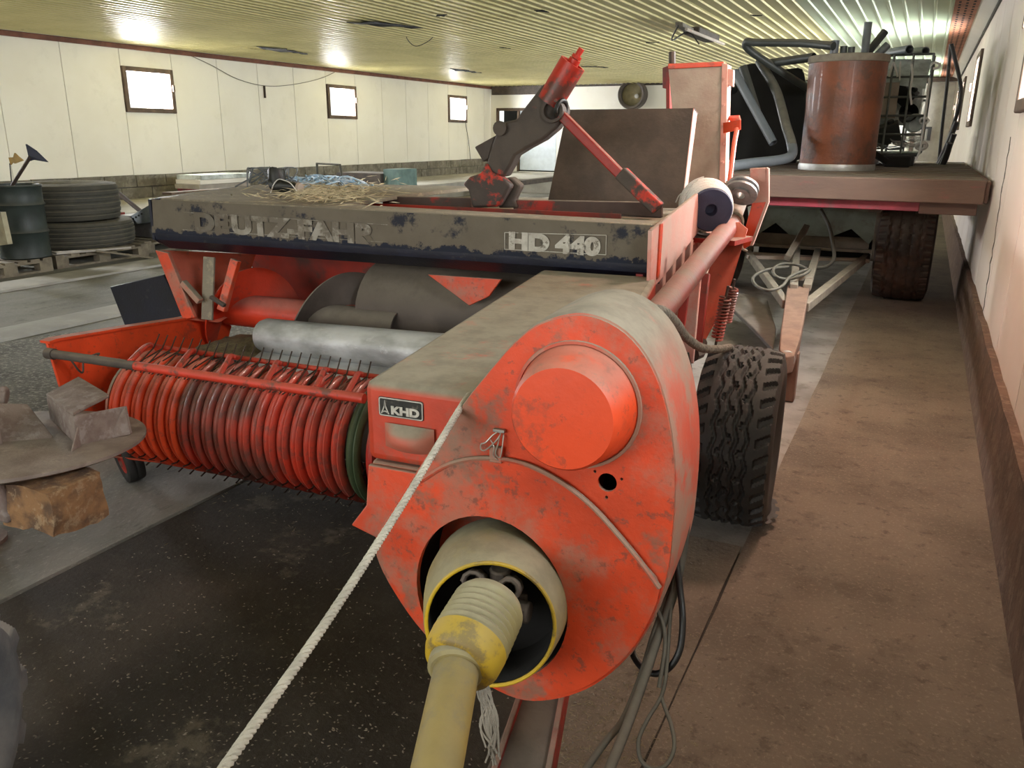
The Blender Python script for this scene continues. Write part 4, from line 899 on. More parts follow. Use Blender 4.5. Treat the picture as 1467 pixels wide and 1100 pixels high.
# left wheel, hidden behind the pickup
tl_ = V3((-2.3, 3.75, .335)); wb = tyre_bm(tl_, (1, 0, 0), .335, .26, .165, lambda a, w_: -.01 * (abs(abs(w_) - .35) < .06), 96, 20); wt2 = obj('wheel_tyre', wb, 'rubber', ba)
b = NB(); lathe(b, [(.17, -.1), (.15, 0), (.05, .02), (.0, .02)], tl_, (1, 0, 0), 24); lathe(b, [(.04, 0), (.04, 1.5)], tl_, (1, 0, 0), 12, cap=True); obj('rim', b, 'red_dark', wt2)
# --- drawbar under the cover
b = NB(); ext(b, [V3((-.54, 1.9, .36)), bZ(742, 1000, .27), bZ(698, 1100, .25), bZ(660, 1190, .24), bZ(770, 1190, .24), bZ(790, 1100, .25), bZ(806, 1000, .27), V3((-.42, 1.9, .36))], (0, 0, -.012)); db = obj('drawbar', b, 'grime', ba)
for (pa, pb_) in (((738, 1000), (672, 1190)), ((800, 1000), (764, 1190))):
    p, q = bZ(*pa, .285), bZ(*pb_, .25); p = p + (p - q) * .9
    b = NB(); ext(b, [p, q, q - V3((0, 0, .09)), p - V3((0, 0, .09))], (.012, 0, 0)); obj('drawbar_side', b, 'red_dark', db, bevel=.003)
b = NB(); bar(b, bZ(800, 1020, .24), bZ(725, 1100, .2), .035, .02); obj('drawbar_brace', b, 'red', db, bevel=.004)
b = NB(); box(b, (-.66, 2.3, .28), (-.47, 3.2, .40)); obj('chassis_beam', b, 'red_dark', ba, bevel=.01)
b = NB(); ext(b, [bZ(1055, 418, .22), bZ(1100, 430, .22), bZ(1112, 470, .2), bZ(1108, 500, .18), bZ(1080, 470, .2), bZ(1048, 440, .22)], (0, 0, -.03)); obj('low_rear_plate', b, 'grime', ba, bevel=.006)  # flat dark plate low behind the baler
jf = bZ(715, 1190, .24); b = NB(); bar(b, V3((jf.x, jf.y, .0)), V3((jf.x, jf.y, .23)), .06, .06, (0, 1, 0)); obj('jack_foot', b, 'grime', ba)
# ================================================================== THINGS ON AND AROUND THE BALER
# drive shaft
H0 = V3((-.528, 1.25, .600))
ps = empty('drive_shaft', tuple(frb(H0)), 'yellow drive shaft with a wide guard cone in the red cover', 'shaft', rz=BRZ, frame=H0)
c1 = bV(702, 895, 1.105); ax = (c1 - H0).normalized()
b = NB(); L_ = (c1 - H0).length
lathe(b, [(.135, -.02), (.136, .03), (.130, L_ * .5), (.117, L_ * .93), (.112, L_), (.1075, L_), (.112, L_ * .9), (.125, L_ * .5), (.13, -.02)], H0, ax, 56, True); obj('guard_cone', b, 'yellow_dusty', ps, smooth=40)
b = NB(); lathe(b, [(.1065, L_ - .004), (.11, L_ * .8), (.122, L_ * .4), (.125, 0), (.0, .01)], H0, ax, 48); obj('cone_dark_inside', b, 'black', ps)  # black surface added inside the cone to darken it
b = NB(); x_, y_, _ = frame_of(ax); tube(b, circle(c1, x_, y_, .110, 48), .0035, 8, closed=True); obj('cone_lip', b, 'yellow', ps)
e0, e1, e2 = bD(680, 908, 1.235), bD(655, 955, 1.185), bD(622, 1120, 1.03)
ay = (e1 - e0).normalized()
s0 = c1 + V3((.006, .06, .012)); 
b = NB(); L2 = (e1 - e0).length
pf = [(.05, -.068), (.057, -.056)]
for k in range(6): pf += [(.0585 + .0004 * k, -.050 + .0122 * k), (.0550 + .0004 * k, -.044 + .0122 * k)]
lathe(b, pf + [(.057, .024)], e0, ay, 40); obj('bellows', b, 'yellow_dusty', ps, smooth=50)
b = NB(); lathe(b, [(.057, .020), (.0605, .022), (.059, L2 * .76), (.053, L2 * .96), (.045, L2 * 1.0), (.03, L2 * 1.0)], e0, ay, 40); obj('bell_collar', b, 'yellow', ps, smooth=50)
at_ = (e2 - e1).normalized()
b = NB(); lathe(b, [(.040, -.012), (.043, -.008), (.043, .006), (.038, .010)], e1, at_, 30, cap=True); obj('collar_ring', b, 'yellow_dusty', ps)
b = NB(); tube(b, [e1 - at_ * .02, e1.lerp(e2, .5), e2, e2 + at_ * .35], .0335, 28); obj('shaft_tube', b, 'yellow_tube', ps, smooth=50)
b = NB()                                                           # universal joint inside the cone
for s in (-1, 1):
    bar(b, H0 + V3((s * .035, 0, .0)), c1 + V3((s * .035, .05, .01)), .028, .05)
tube(b, [H0, e0], .03, 12)
jb = c1 + V3((0, .045, .01))
tube(b, [jb + V3((-.055, 0, 0)), jb + V3((.055, 0, 0))], .02, 10); tube(b, [jb + V3((0, 0, -.055)), jb + V3((0, 0, .075))], .02, 10); obj('universal_joint', b, 'grime', ps, bevel=.004)
b = NB()
for dx in (-.045, .02): tube(b, helix(c1 + V3((dx, .05, .052)), c1 + V3((dx + .012, .0, .074)), .017, 5, 10), .0042, 6)
obj('joint_spring', b, 'grime', ps)
# ropes
def single(name, bm, m, label, cat, group=None, smooth=50):
    bm.verts.ensure_lookup_table(); lo = V3((min(v.co.x for v in bm.verts), min(v.co.y for v in bm.verts), min(v.co.z for v in bm.verts))); hi = V3((max(v.co.x for v in bm.verts), max(v.co.y for v in bm.verts), lo.z))
    c = (lo + hi) / 2; c.z = lo.z
    return obj(name, bm, m, loc=tuple(c), label=label, cat=cat, group=group, smooth=smooth)
q0 = frb(bV(672, 566, 1.30)); q1 = frb(bV(655, 592, 1.205)); q2 = atD(318, 1104, .78); q3 = atD(262, 1190, .70)
b = NB(); P = catmull([q0, q1, q1.lerp(q2, .35) + V3((0, 0, -.012)), q1.lerp(q2, .7) + V3((0, 0, -.012)), q2, q3], 8); rope(b, P, .0060, .021)
single('rope', b, 'rope', 'white laid rope stretched from the chute towards the lower edge of the photo', 'rope')
P = catmull([frb(bV(x_, y_, v_)) for x_, y_, v_ in ((908, 450, 1.75), (925, 443, 1.85), (950, 446, 1.98), (968, 462, 2.08), (982, 482, 2.2), (1005, 498, 2.4), (1030, 500, 2.7), (1045, 497, 3.0))], 6)
b = NB(); rope(b, P, .013, .04); single('rope', b, 'rope_grey', 'thick grey rope looped over the long red tube', 'rope')
# hoses beside the cover
def hose(pxs, r, m, label, cat='hose', seg=10, nm='hose'):
    b = NB(); tube(b, catmull([frb(bV(x_, y_, v_)) for x_, y_, v_ in pxs], 6), r, seg); return single(nm, b, m, label, cat)
hose([(950, 486, 1.50), (960, 492, 1.45), (972, 520, 1.43), (981, 570, 1.42), (985, 640, 1.41), (984, 720, 1.40), (978, 790, 1.38), (965, 850, 1.34), (945, 905, 1.3), (925, 965, 1.22), (900, 1035, 1.12), (872, 1105, 1.02), (850, 1160, .95)], .0085, 'hose', 'thickest grey hose running down the edge of the round drive cover')
hose([(968, 560, 1.45), (979, 640, 1.43), (981, 740, 1.41), (972, 812, 1.38), (955, 860, 1.34), (938, 905, 1.3), (918, 970, 1.24), (893, 1030, 1.16), (868, 1062, 1.1), (838, 1105, 1.02), (815, 1150, .95)], .006, 'hose', 'thin grey hose that slants outermost to the floor beside the cover', nm='hose')
hose([(968, 790, 1.36), (975, 850, 1.33), (978, 890, 1.3), (974, 930, 1.28), (960, 955, 1.27), (940, 965, 1.27), (922, 958, 1.28), (910, 944, 1.3), (905, 930, 1.32)], .0062, 'hose_black', 'glossy black hose bent in a U below the drive cover')
hose([(972, 700, 1.39), (969, 800, 1.36), (962, 860, 1.33), (957, 930, 1.28), (953, 975, 1.24), (946, 1000, 1.22), (928, 1030, 1.18), (915, 1060, 1.15), (918, 1088, 1.13), (935, 1101, 1.12), (955, 1095, 1.13), (966, 1070, 1.15), (962, 1040, 1.18), (952, 1012, 1.21), (947, 996, 1.225)], .0036, 'hose', 'thin cord ending in a drop shaped loop near the lower edge', 'cord', 8, 'cord')
hose([(940, 870, 1.33), (950, 895, 1.3), (953, 925, 1.28), (948, 960, 1.25), (944, 985, 1.23)], .004, 'hose', 'short dusty cord crossing the hose bundle', 'cord', 8, 'cord')
hose([(985, 505, 2.3), (990, 540, 2.3), (985, 570, 2.3), (990, 600, 2.3)], .005, 'hose_black', 'short black cable hanging between the cover and the tyre', 'cable', 8, 'cable')
# frayed twine under the shaft
b = NB(); random.seed(3)
for k in range(16):
    P = [bD(688 + random.uniform(-6, 6), 968, 1.27), bD(696 + random.uniform(-10, 10), 1000, 1.26), bD(700 + random.uniform(-14, 14), 1040, 1.24), bD(705 + random.uniform(-12, 12), 1075 + random.uniform(-12, 25), 1.22)]
    tube(b, [frb(p) for p in catmull(P, 4)], .0018, 4)
single('twine', b, 'rope_grey', 'frayed grey twine hanging in a tuft beneath the yellow shaft', 'twine')
# zinc sheet roll lying in the trough
rl = empty('metal_sheet', tuple(frb((-1.7, 2.72, .52))), 'dusty zinc sheet rolled along one edge, lying in the trough', 'metal sheet', rz=BRZ, frame=(-1.7, 2.72, .52))
ra, rb_ = bV(377, 480, 2.72), bV(640, 508, 2.62)
b = NB(); lathe(b, [(.001, .004), (.05, .0), (.066, .006), (.073, .03), (.075, .3), (.076, .7), (.079, (rb_ - ra).length), (.0, (rb_ - ra).length)], ra, rb_ - ra, 36)
for v in b.verts:
    v.co.z += .006 * mnoise.noise(v.co * 6); v.co.y += .006 * mnoise.noise(v.co * 5 + V3((9, 0, 0)))
obj('rolled_edge', b, 'foil', rl, smooth=40)
b = NB(); g_ = [[b.verts.new(ra.lerp(rb_, .02 + s * .85 / 10) + V3((0, -.04 - t * .05, -.062 - t * .012 + .012 * mnoise.noise(V3((s * .9, t * .8, 0))) - (.02 * max(0, s - 4) / 6 * t)))) for s in range(11)] for t in range(5)]
for j in range(4):
    for i in range(10): b.faces.new((g_[j][i], g_[j][i + 1], g_[j + 1][i + 1], g_[j + 1][i]))
r_ = bmesh.ops.extrude_face_region(b, geom=list(b.faces)); bmesh.ops.translate(b, verts=[v for v in r_['geom'] if isinstance(v, bmesh.types.BMVert)], vec=(0, .004, .004)); obj('crumpled_flap', b, 'foil', rl, smooth=25)
# litter in the trough
b = NB(); random.seed(5)
c0 = bV(372, 492, 2.84)
vs_ = [[b.verts.new(c0 + V3(((i - 5) * .05, (j - 5) * .035, .05 * math.exp(-((i - 5) ** 2 + (j - 5) ** 2) / 14) - .02 + .012 * mnoise.noise(V3((i * .8, j * .8, 0)))))) for i in range(11)] for j in range(11)]
for j in range(10):
    for i in range(10): b.faces.new((vs_[j][i], vs_[j][i + 1], vs_[j + 1][i + 1], vs_[j + 1][i]))
for v in b.verts: v.co = frb(v.co)
o = single('chaff_heap', b, mat('chaff', (.2, .17, .1), .95, col2=(.1, .08, .05), vscale=30, bump=.8), 'heap of old chaff in the left end of the trough', 'chaff'); o['kind'] = 'stuff'
def scatter(name, n, pick, ln, wd, m, label, cat, seed, tilt=.3):
    random.seed(seed); b = NB()
    for _ in range(n):
        p = pick(); a = random.uniform(0, 6.28); l = ln * random.uniform(.4, 1.3); w_ = wd * random.uniform(.6, 1.4)
        d = V3((math.cos(a), math.sin(a), random.uniform(-tilt, tilt))); s = V3((-math.sin(a), math.cos(a), 0)); up = V3((0, 0, w_ * .5))
        vs_ = [b.verts.new(p + d * l / 2), b.verts.new(p + s * w_ / 2), b.verts.new(p - d * l / 2), b.verts.new(p - s * w_ / 2), b.verts.new(p + up)]
        for i in range(4): b.faces.new((vs_[i], vs_[(i + 1) % 4], vs_[4]))
    o = single(name, b, m, label, cat, smooth=0); o['kind'] = 'stuff'; return o
def in_hood():
    while 1:
        p = bZ(random.gauss(468, 40), random.gauss(278, 8), 1.136); 
        if p.y > 2.9 and p.x > -3.1: return frb(p + V3((0, 0, random.uniform(0, .03))))
scatter('straw', 900, in_hood, .09, .006, 'straw', 'loose straw strewn over the dusty hood top', 'straw', 11)
def fl1():
    return V3((random.uniform(-2.3, -.45), random.uniform(.4, 2.6), .002)) if random.random() < .5 else V3((random.gauss(-1.3, .35), random.gauss(1.1, .35), .002))
scatter('floor_chaff', 2600, fl1, .010, .0045, 'chips', 'pale chaff flakes scattered over the dark wet floor', 'chaff', 12, .1)
def fl2(): return V3((random.gauss(-.50, .10), random.gauss(1.45, .3), .002))
scatter('floor_straw', 2200, fl2, .018, .0022, 'straw_dull', 'thin straw spread on the floor below the drive cover', 'straw', 13, .2)
def fl3(): return V3((random.uniform(-2.5, -.9), random.gauss(2.5, .25), .002))
scatter('floor_straw', 500, fl3, .025, .0025, 'straw_dull', 'sparse straw on the floor under the pickup reel', 'straw', 14, .2)
# boot-like lump and twine on the hood
sb = empty('leather_boot', tuple(frb(bZ(410, 274, 1.135))), 'scuffed black boot lying on the dusty hood', 'boot')
bp0 = frb(bZ(397, 276, 1.14))
b = NB(); ux = V3((1, .07, 0)).normalized()
sec = [(-.02, .10, .10, .11), (.05, .075, .085, .085), (.15, .06, .075, .07), (.24, .058, .072, .06), (.30, .045, .06, .048)]
rg = []
for (s, zc_, ry, rz_) in sec: rg.append([b.verts.new(bp0 + ux * s + V3((0, ry * math.cos(a), max(.002, zc_ + rz_ * math.sin(a))))) for a in [2 * math.pi * k / 14 for k in range(14)]])
for A, B in zip(rg[:-1], rg[1:]):
    for k in range(14): b.faces.new((A[k], A[(k + 1) % 14], B[(k + 1) % 14], B[k]))
b.faces.new(rg[0][::-1]); b.faces.new(rg[-1]); bmesh.ops.scale(b, vec=(.46, .46, .46), space=Matrix.Translation(-bp0), verts=b.verts); jig(b, .012, 18); obj('boot_foot', b, 'black_plastic', sb, smooth=60)
b = NB(); lathe(b, [(.085, -.04), (.09, .06), (.095, .14), (.08, .15), (.075, .05)], bp0 + ux * .02 + V3((0, 0, .10)), (-.12, 0, 1), 16); bmesh.ops.scale(b, vec=(.46, .46, .46), space=Matrix.Translation(-bp0), verts=b.verts); jig(b, .014, 16, 4.); obj('boot_shaft', b, 'black_plastic', sb, smooth=60)
b = NB(); lathe(b, [(.001, -.01), (.03, -.012), (.052, 0), (.06, .03)], bp0 + ux * .31 + V3((0, 0, .055)), (-1, 0, 0), 14); bmesh.ops.scale(b, vec=(.46, .46, .46), space=Matrix.Translation(-bp0), verts=b.verts); obj('toe_cap', b, 'post_dust', sb)
b = NB(); tube(b, catmull([bp0 + V3((dx, -.1, dz)) for dx, dz in ((.0, .0), (.05, .1), (.12, .16), (.2, .15), (.28, .12), (.36, .03))], 5), .006, 5); bmesh.ops.scale(b, vec=(.46, .46, .42), space=Matrix.Translation(-bp0), verts=b.verts); obj('boot_lace', b, 'twine_white', sb)
random.seed(21); b = NB()
for k in range(34):
    P = []
    c_ = bZ(random.uniform(435, 505), random.uniform(262, 271), 1.14); a = random.uniform(0, 6.28)
    for i in range(5): P.append(frb(c_ + V3((math.cos(a) * (i - 2) * .09 + random.uniform(-.05, .05), math.sin(a) * (i - 2) * .06 + random.uniform(-.05, .05), -.0 + random.uniform(0, .055) * (1 if 0 < i < 4 else .1)))))
    tube(b, catmull(P, 4), .0045, 4)
o = single('twine_heap', b, 'twine_blue', 'tangle of pale blue baling twine on the hood', 'twine')
b = NB()
for k in range(9):
    c_ = bZ(385 + random.uniform(-10, 12), 270, 1.14); P = [frb(c_ + V3((random.uniform(-.12, .12), random.uniform(-.1, .1), .01 + abs(math.sin(i * 1.1)) * .1))) for i in range(5)]
    tube(b, catmull(P, 4), .004, 4)
single('twine_heap', b, 'pvc', 'small grey twine tangle left of the boot on the hood', 'twine')
# twine ball on the baler
tw0 = bV(1019, 301, 3.62)
tw = empty('twine_ball', tuple(frb(tw0)), 'white twine ball with a blue end cap, held beside the red tube', 'twine ball', rz=BRZ, frame=tw0)
dax = V3((-.32, .9, .12)).normalized(); x_, y_, _ = frame_of(dax)
b = NB(); lathe(b, [(.0, .05), (.024, .05), (.026, 0), (.088, -.004), (.093, .006), (.093, .012)], tw0, dax, 32); obj('end_cap', b, 'spool_blue', tw)
b = NB(); rows_ = []
lathe(b, [(.085, .01)] + [(.112 + .004 * (i % 2) - .018 * abs(i - 8) / 8, .014 + .013 * i) for i in range(17)] + [(.02, .235)], tw0, dax, 32); obj('winding', b, 'twine_white', tw, smooth=20)
b = NB()
for k in range(6):
    a0 = 1.2 + k * .25
    tube(b, catmull([tw0 + dax * (.04 + .02 * k) + (x_ * math.cos(a0 + j * .35) + y_ * math.sin(a0 + j * .35)) * .117 for j in range(7)], 3), .003, 4)
tube(b, catmull([bV(1008, 268, 3.7), bV(992, 275, 3.72), bV(975, 278, 3.75), bV(968, 290, 3.75)], 4), .003, 4)
obj('loose_strand', b, 'twine_white', tw)
b = NB(); bar(b, tw0 + V3((-.12, .12, -.13)), tw0 + V3((.14, .06, -.13)), .22, .02); obj('holder', b, 'red_dark', ba)

# ================================================================== TRAILER
TY0, TY1, TX0, TX1, TZ = 6.85, 12.1, -1.95, .41, 1.125
tr = empty('flat_trailer', (-.8, 8.6, 0), 'low flatbed farm trailer with a dusty plank deck', 'trailer')
k = 0; yy = TY0 + .06
while yy < TY1:
    b = NB(); box(b, (TX0 + .005, yy, TZ - .04), (TX1 - .0, min(yy + .17, TY1) - .008, TZ + random.uniform(-.004, .004))); obj('plank', b, 'deck', tr, smooth=0); yy += .17
b = NB(); box(b, (TX0, TY0, TZ - .165), (TX1, TY0 + .055, TZ + .005)); obj('edge_board', b, 'deck_edge', tr, bevel=.008)
b = NB(); box(b, (TX1 - .002, TY0 + .055, TZ - .16), (TX1 + .03, TY1, TZ + .0)); obj('edge_board', b, 'deck_edge', tr, bevel=.008)
b = NB(); box(b, (TX0 + .1, TY0 + .07, TZ - .235), (.0, TY0 + .13, TZ - .125)); obj('front_beam', b, 'trailer_red', tr, bevel=.006)
b = NB(); box(b, (.0, TY0 + .065, TZ - .25), (TX1 - .03, TY0 + .13, TZ - .125)); obj('front_beam', b, 'deck_edge', tr, bevel=.006)
for xx in (-1.35, -.35):
    b = NB(); box(b, (xx, TY0 + .13, TZ - .26), (xx + .09, TY1 - .05, TZ - .045)); obj('chassis_beam', b, 'grime', tr, bevel=.006)
b = NB(); box(b, (-1.55, TY0 + .14, TZ - .2), (.35, TY0 + .25, TZ - .05)); obj('cross_member', b, 'black', tr)
# wheels
def ttread(a, w_):
    h = 0
    for c_ in (-.55, -.2, .2, .55):
        d = abs(w_ - c_ - tri(a / 6.283 * 30) * .035)
        if d < .06: h = -.010
    if abs(w_) > .75 and (a / 6.283 * 44) % 1 < .3: h = -.012
    return h
for cx_ in (-.055, -1.75):
    c_ = V3((cx_ - .015, 8.25, .447)); wb = tyre_bm(c_, (1, 0, 0), .450, .46, .2, ttread, 180, 36, flat=.012); w1 = obj('wheel_tyre', wb, 'rubber_rust', tr, smooth=30)
    b = NB(); lathe(b, [(.205, -.15), (.19, -.14), (.18, 0), (.08, .03), (.0, .03), (.0, -.03), (.08, -.03), (.18, -.05), (.19, .14), (.205, .15)], c_, (1, 0, 0), 28); obj('rim', b, 'rust_plate', w1)
b = NB(); box(b, (-1.75, 8.36, .38), (-.055, 8.48, .50)); obj('axle_beam', b, 'grime', tr, bevel=.01)
# body between the chassis beams: a hopper of sheet with dark notches
b = NB(); Y_ = 8.0
ext(b, [V3((-1.42, Y_, .80)), V3((-.30, Y_, .80)), V3((-.30, Y_, .62)), V3((-.36, Y_, .50)), V3((-.52, Y_, .63)), V3((-.68, Y_, .55)), V3((-1.05, Y_, .55)), V3((-1.18, Y_, .65)), V3((-1.34, Y_, .53)), V3((-1.42, Y_, .6))], (0, .012, 0)); obj('sheet_body', b, 'trailer_green', tr, bevel=.004)
b = NB(); box(b, (-1.40, Y_ - .02, .79), (-.29, Y_ + .0, .885)); obj('sheet_body', b, 'trailer_green', tr, bevel=.004)
b = NB(); box(b, (-.33, Y_ - .03, .36), (-.28, Y_ + .02, .86)); obj('corner_post', b, 'frame_dust', tr, bevel=.004)
b = NB(); box(b, (-1.41, Y_ - .03, .34), (-1.36, Y_ + .02, .86)); obj('corner_post', b, 'frame_dust', tr, bevel=.004)
b = NB(); ext(b, [V3((-1.36, Y_ + .1, .545)), V3((-.36, Y_ + .1, .545)), V3((-.36, Y_ + .04, .44)), V3((-1.36, Y_ + .04, .44))], (0, .012, 0)); obj('sheet_body', b, 'frame_dust', tr)
b = NB(); box(b, (-1.36, Y_ - .02, .425), (-.33, Y_ + .03, .455)); obj('cross_bar', b, 'frame_dust', tr, bevel=.004)
b = NB(); box(b, (-1.36, Y_ - .06, .345), (-.33, Y_ - .02, .375)); obj('cross_bar', b, 'post_dust', tr, bevel=.004)
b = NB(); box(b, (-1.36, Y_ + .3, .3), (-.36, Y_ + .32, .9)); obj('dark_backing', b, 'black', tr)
# drawbar
zb_ = .33
pA, pB = atZ(1143, 412, .40), atZ(1128, 500, .36)
ap = V3((pB.x, pB.y, 0))
b = NB(); ext(b, [atZ(1128, 408, .42), atZ(1160, 411, .42), atZ(1148, 478, .36), atZ(1138, 508, .33), atZ(1126, 511, .33), atZ(1117, 500, .35), atZ(1118, 478, .36)], (0, 0, -.10)); obj('hitch_plate', b, 'rust_plate', tr, bevel=.008)
b = NB(); bar(b, atZ(1152, 440, .36), atZ(1242, 368, .36), .06, .06); obj('drawbar_leg', b, 'frame_dust', tr, bevel=.006)
b = NB(); bar(b, atZ(1126, 436, .36), atZ(1070, 360, .36), .05, .06); obj('drawbar_leg', b, 'frame_dust', tr, bevel=.006)
b = NB(); bar(b, atZ(1137, 412, .42), atZ(1142, 358, .42), .055, .05); obj('drawbar_rail', b, 'frame_dust', tr, bevel=.006)
b = NB(); bar(b, atZ(1156, 412, .42), atZ(1172, 358, .42), .055, .05); obj('drawbar_rail', b, 'frame_dust', tr, bevel=.006)
b = NB(); bar(b, atZ(1140, 398, .44), atZ(1163, 399, .44), .08, .03); obj('drawbar_tie', b, 'frame_dust', tr, bevel=.004)
b = NB(); bar(b, atZ(1070, 368, .37), atZ(1240, 372, .37), .05, .03); obj('cross_bar', b, 'post_dust', tr, bevel=.004)
hp = atZ(1127, 514, .30); b = NB(); x_, y_, _ = frame_of((.5, -.8, .2)); tube(b, circle(hp, x_, y_, .035, 20), .012, 8, closed=True); tube(b, [hp + V3((0, .03, 0)), hp + V3((0, .2, .02))], .02, 8); obj('hitch_eye', b, 'steel', tr)
b = NB(); bar(b, V3((hp.x + .0, hp.y + .25, 0)), V3((hp.x, hp.y + .25, .28)), .07, .07, (0, 1, 0)); obj('prop_stand', b, 'rust_plate', tr, bevel=.006)
b = NB(); bar(b, atY(1155, 325, 7.85), atY(1128, 370, 7.3), .055, .055, (0, 1, 0)); obj('lift_strut', b, 'frame_dust', tr, bevel=.006)
def those(pts, r, m, label):
    b = NB(); tube(b, catmull(pts, 6), r, 8); return single('hose', b, m, label, 'hose')
those([atY(1176, 300, 7.7), atY(1188, 325, 7.6), atY(1194, 355, 7.5), atY(1194, 372, 7.3), atY(1182, 382, 7.1), atY(1160, 384, 6.9), atY(1150, 390, 6.8)], .016, 'hose', 'grey hose hanging from the trailer in a long bend')
those([atZ(1155, 384, .50), atZ(1140, 379, .5), atZ(1120, 378, .5), atZ(1108, 386, .49), atZ(1112, 396, .48), atZ(1130, 400, .46), atZ(1152, 393, .5), atZ(1160, 386, .5), atZ(1145, 390, .5), atZ(1130, 398, .47), atZ(1120, 410, .44), atZ(1100, 416, .42), atZ(1082, 408, .42), atZ(1080, 396, .44), atZ(1100, 386, .48), atZ(1130, 382, .5)], .011, 'hose', 'coiled grey hose lying over the trailer drawbar')
# drum on the trailer
bc_ = V3((-.745, 8.38, TZ))
cd = empty('fibre_drum', tuple(bc_), 'glossy red-brown fibre drum with metal rims on the trailer', 'drum')
b = NB(); lathe(b, [(.0, .02), (.322, .02), (.327, .06), (.325, .5), (.335, .93), (.320, .93), (.315, .05), (.0, .05)], bc_, (0, 0, 1), 56); obj('body', b, 'copper', cd)
b = NB(); lathe(b, [(.30, .0), (.334, .0), (.338, .03), (.334, .058), (.326, .06)], bc_, (0, 0, 1), 56); obj('bottom_rim', b, 'steel', cd)
b = NB(); lathe(b, [(.334, .925), (.343, .93), (.346, .95), (.343, .985), (.330, .99), (.322, .93)], bc_, (0, 0, 1), 56); obj('top_rim', b, 'frame_dust', cd)
# pipes standing in the drum
def gpipe(a, c_, r, m, label, bend=None):
    b = NB(); 
    if bend: tube(b, catmull([a] + bend + [c_], 8), r, 14)
    else: pipe(b, a, c_, r, r * .82, 16)
    return single('plastic_pipe', b, m, label, 'pipe', 'grey plastic pipes on the trailer')
ftop = bc_ + V3((0, 0, .5))
gpipe(V3((-.62, 8.5, TZ + .06)), atY(1244, 32, 8.55), .035, 'pvc', 'tallest grey pipe leaning out of the fibre drum')
gpipe(V3((-.95, 8.4, TZ + .5)), atY(1268, 45, 8.7), .034, 'pvc_dark', 'grey pipe leaning right across the tallest pipe in the drum')
gpipe(V3((-.9, 8.3, TZ + .55)), atY(1272, 64, 8.45), .034, 'pvc', 'lowest pipe leaning out at the right rim of the drum')
gpipe(V3((-.9, 8.3, TZ + .06)), atY(1197, 58, 8.3), .036, 'pvc', 'short upright pipe end at the front of the drum top')
gpipe(V3((-.75, 8.35, TZ + .06)), atY(1209, 66, 8.3), .03, 'pvc_dark', 'dark pipe stub just above the drum rim, next to the upright one')
gpipe(V3((-.7, 8.38, TZ + .06)), atY(1220, 67, 8.3), .03, 'pvc_dark', 'dark pipe stub above the middle of the drum rim')
# black plastic tank
bt = empty('black_tank', (-1.75, 10.0, TZ), 'large black plastic tank behind the pipes on the trailer', 'tank')
b = NB(); box(b, (-2.05, 9.55, TZ + .06), (-1.32, 10.6, TZ + .93)); obj('tank_body', b, 'black_plastic', bt, bevel=.09)
b = NB(); lathe(b, [(.16, 0), (.16, .06), (.14, .07), (.0, .07)], (-1.7, 10.05, TZ + .92), (0, 0, 1), 24); obj('cap', b, 'black_plastic', bt)
for yy in (9.65, 10.4):
    b = NB(); box(b, (-1.98, yy, TZ), (-1.38, yy + .1, TZ + .07)); obj('skid', b, 'stick', bt)
b = NB(); ext(b, catmull([atY(x_, y_, 9.5) for x_, y_ in ((1048, 108), (1075, 92), (1110, 98), (1148, 100), (1152, 140), (1150, 225), (1046, 228), (1044, 160))], 4, True), (0, .05, 0)); jig(b, .03, 5); obj('tarpaulin', b, 'black', bt, smooth=30)
# long grey pipes in front of the tank
gpipe(atY(1034, 240, 7.3), atY(1088, 88, 9.1), .044, 'pvc_dark', 'thick grey pipe with an elbow, rising from the deck', [atY(1075, 234, 7.5), atY(1118, 229, 7.75), atY(1134, 222, 7.9), atY(1134, 206, 8.05), atY(1126, 180, 8.3), atY(1112, 130, 8.8)])
e_ = bpy.data.objects[[o.name for o in COL.objects if o.name.startswith('plastic_pipe')][-1]]
e_.data.materials.append(MT['pvc'])
for p in e_.data.polygons:
    if p.center.z + e_.location.z < 1.36: p.material_index = 1
gpipe(atY(1052, 103, 8.6), atY(1108, 205, 8.3), .042, 'pvc', 'straight grey pipe leaning steeply before the black tank')
gpipe(atY(1064, 96, 9.0), atY(1084, 160, 8.9), .045, 'pvc_dark', 'short dark pipe behind the leaning pipe, against the black tank')
gpipe(atY(1043, 122, 8.7), atY(1050, 128, 9.3), .05, 'pvc_dark', 'dark pipe seen nearly end-on beside the tall baler post')
gpipe(atY(1194, 66, 8.2), atY(1166, 132, 9.0), .036, 'pvc_dark', 'bent dark pipe running level to the drum and down behind it', [atY(1150, 62, 8.4), atY(1085, 61, 8.6), atY(1070, 60, 8.65), atY(1074, 72, 8.7), atY(1120, 103, 8.85)])
gpipe(atZ(1100, 91, 2.11), atZ(1166, 82, 2.13), .04, 'pvc_dark', 'dark pipe end poking out left of the drum top')
# caged container
ib = empty('caged_tote', (-.62, 10.45, TZ), 'milky plastic tote in a dark tube cage, full of scrap', 'tote')
X0, X1, Y0, Y1, Z0, Z1 = -1.22, -.075, 9.95, 10.95, TZ + .13, 2.24
b = NB()
zz_ = [Z0, Z0 + .2, Z0 + .42, Z0 + .64, Z0 + .83, Z1]; zz_ = [Z0 + (Z1 - Z0) * f for f in (0, .2, .39, .58, .78, 1)]
xs_ = [X0 + (X1 - X0) * f for f in (0, .17, .34, .51, .68, .84, 1)]
def cage_bar(p, q, r=.013): 
    b = NB(); tube(b, [p, q], r, 6); return obj('cage_bar', b, 'cage', ib)
for z_ in zz_: cage_bar(V3((X0, Y0, z_)), V3((X1, Y0, z_))); cage_bar(V3((X1, Y0, z_)), V3((X1, Y1, z_))); cage_bar(V3((X0, Y1, z_)), V3((X1, Y1, z_)))
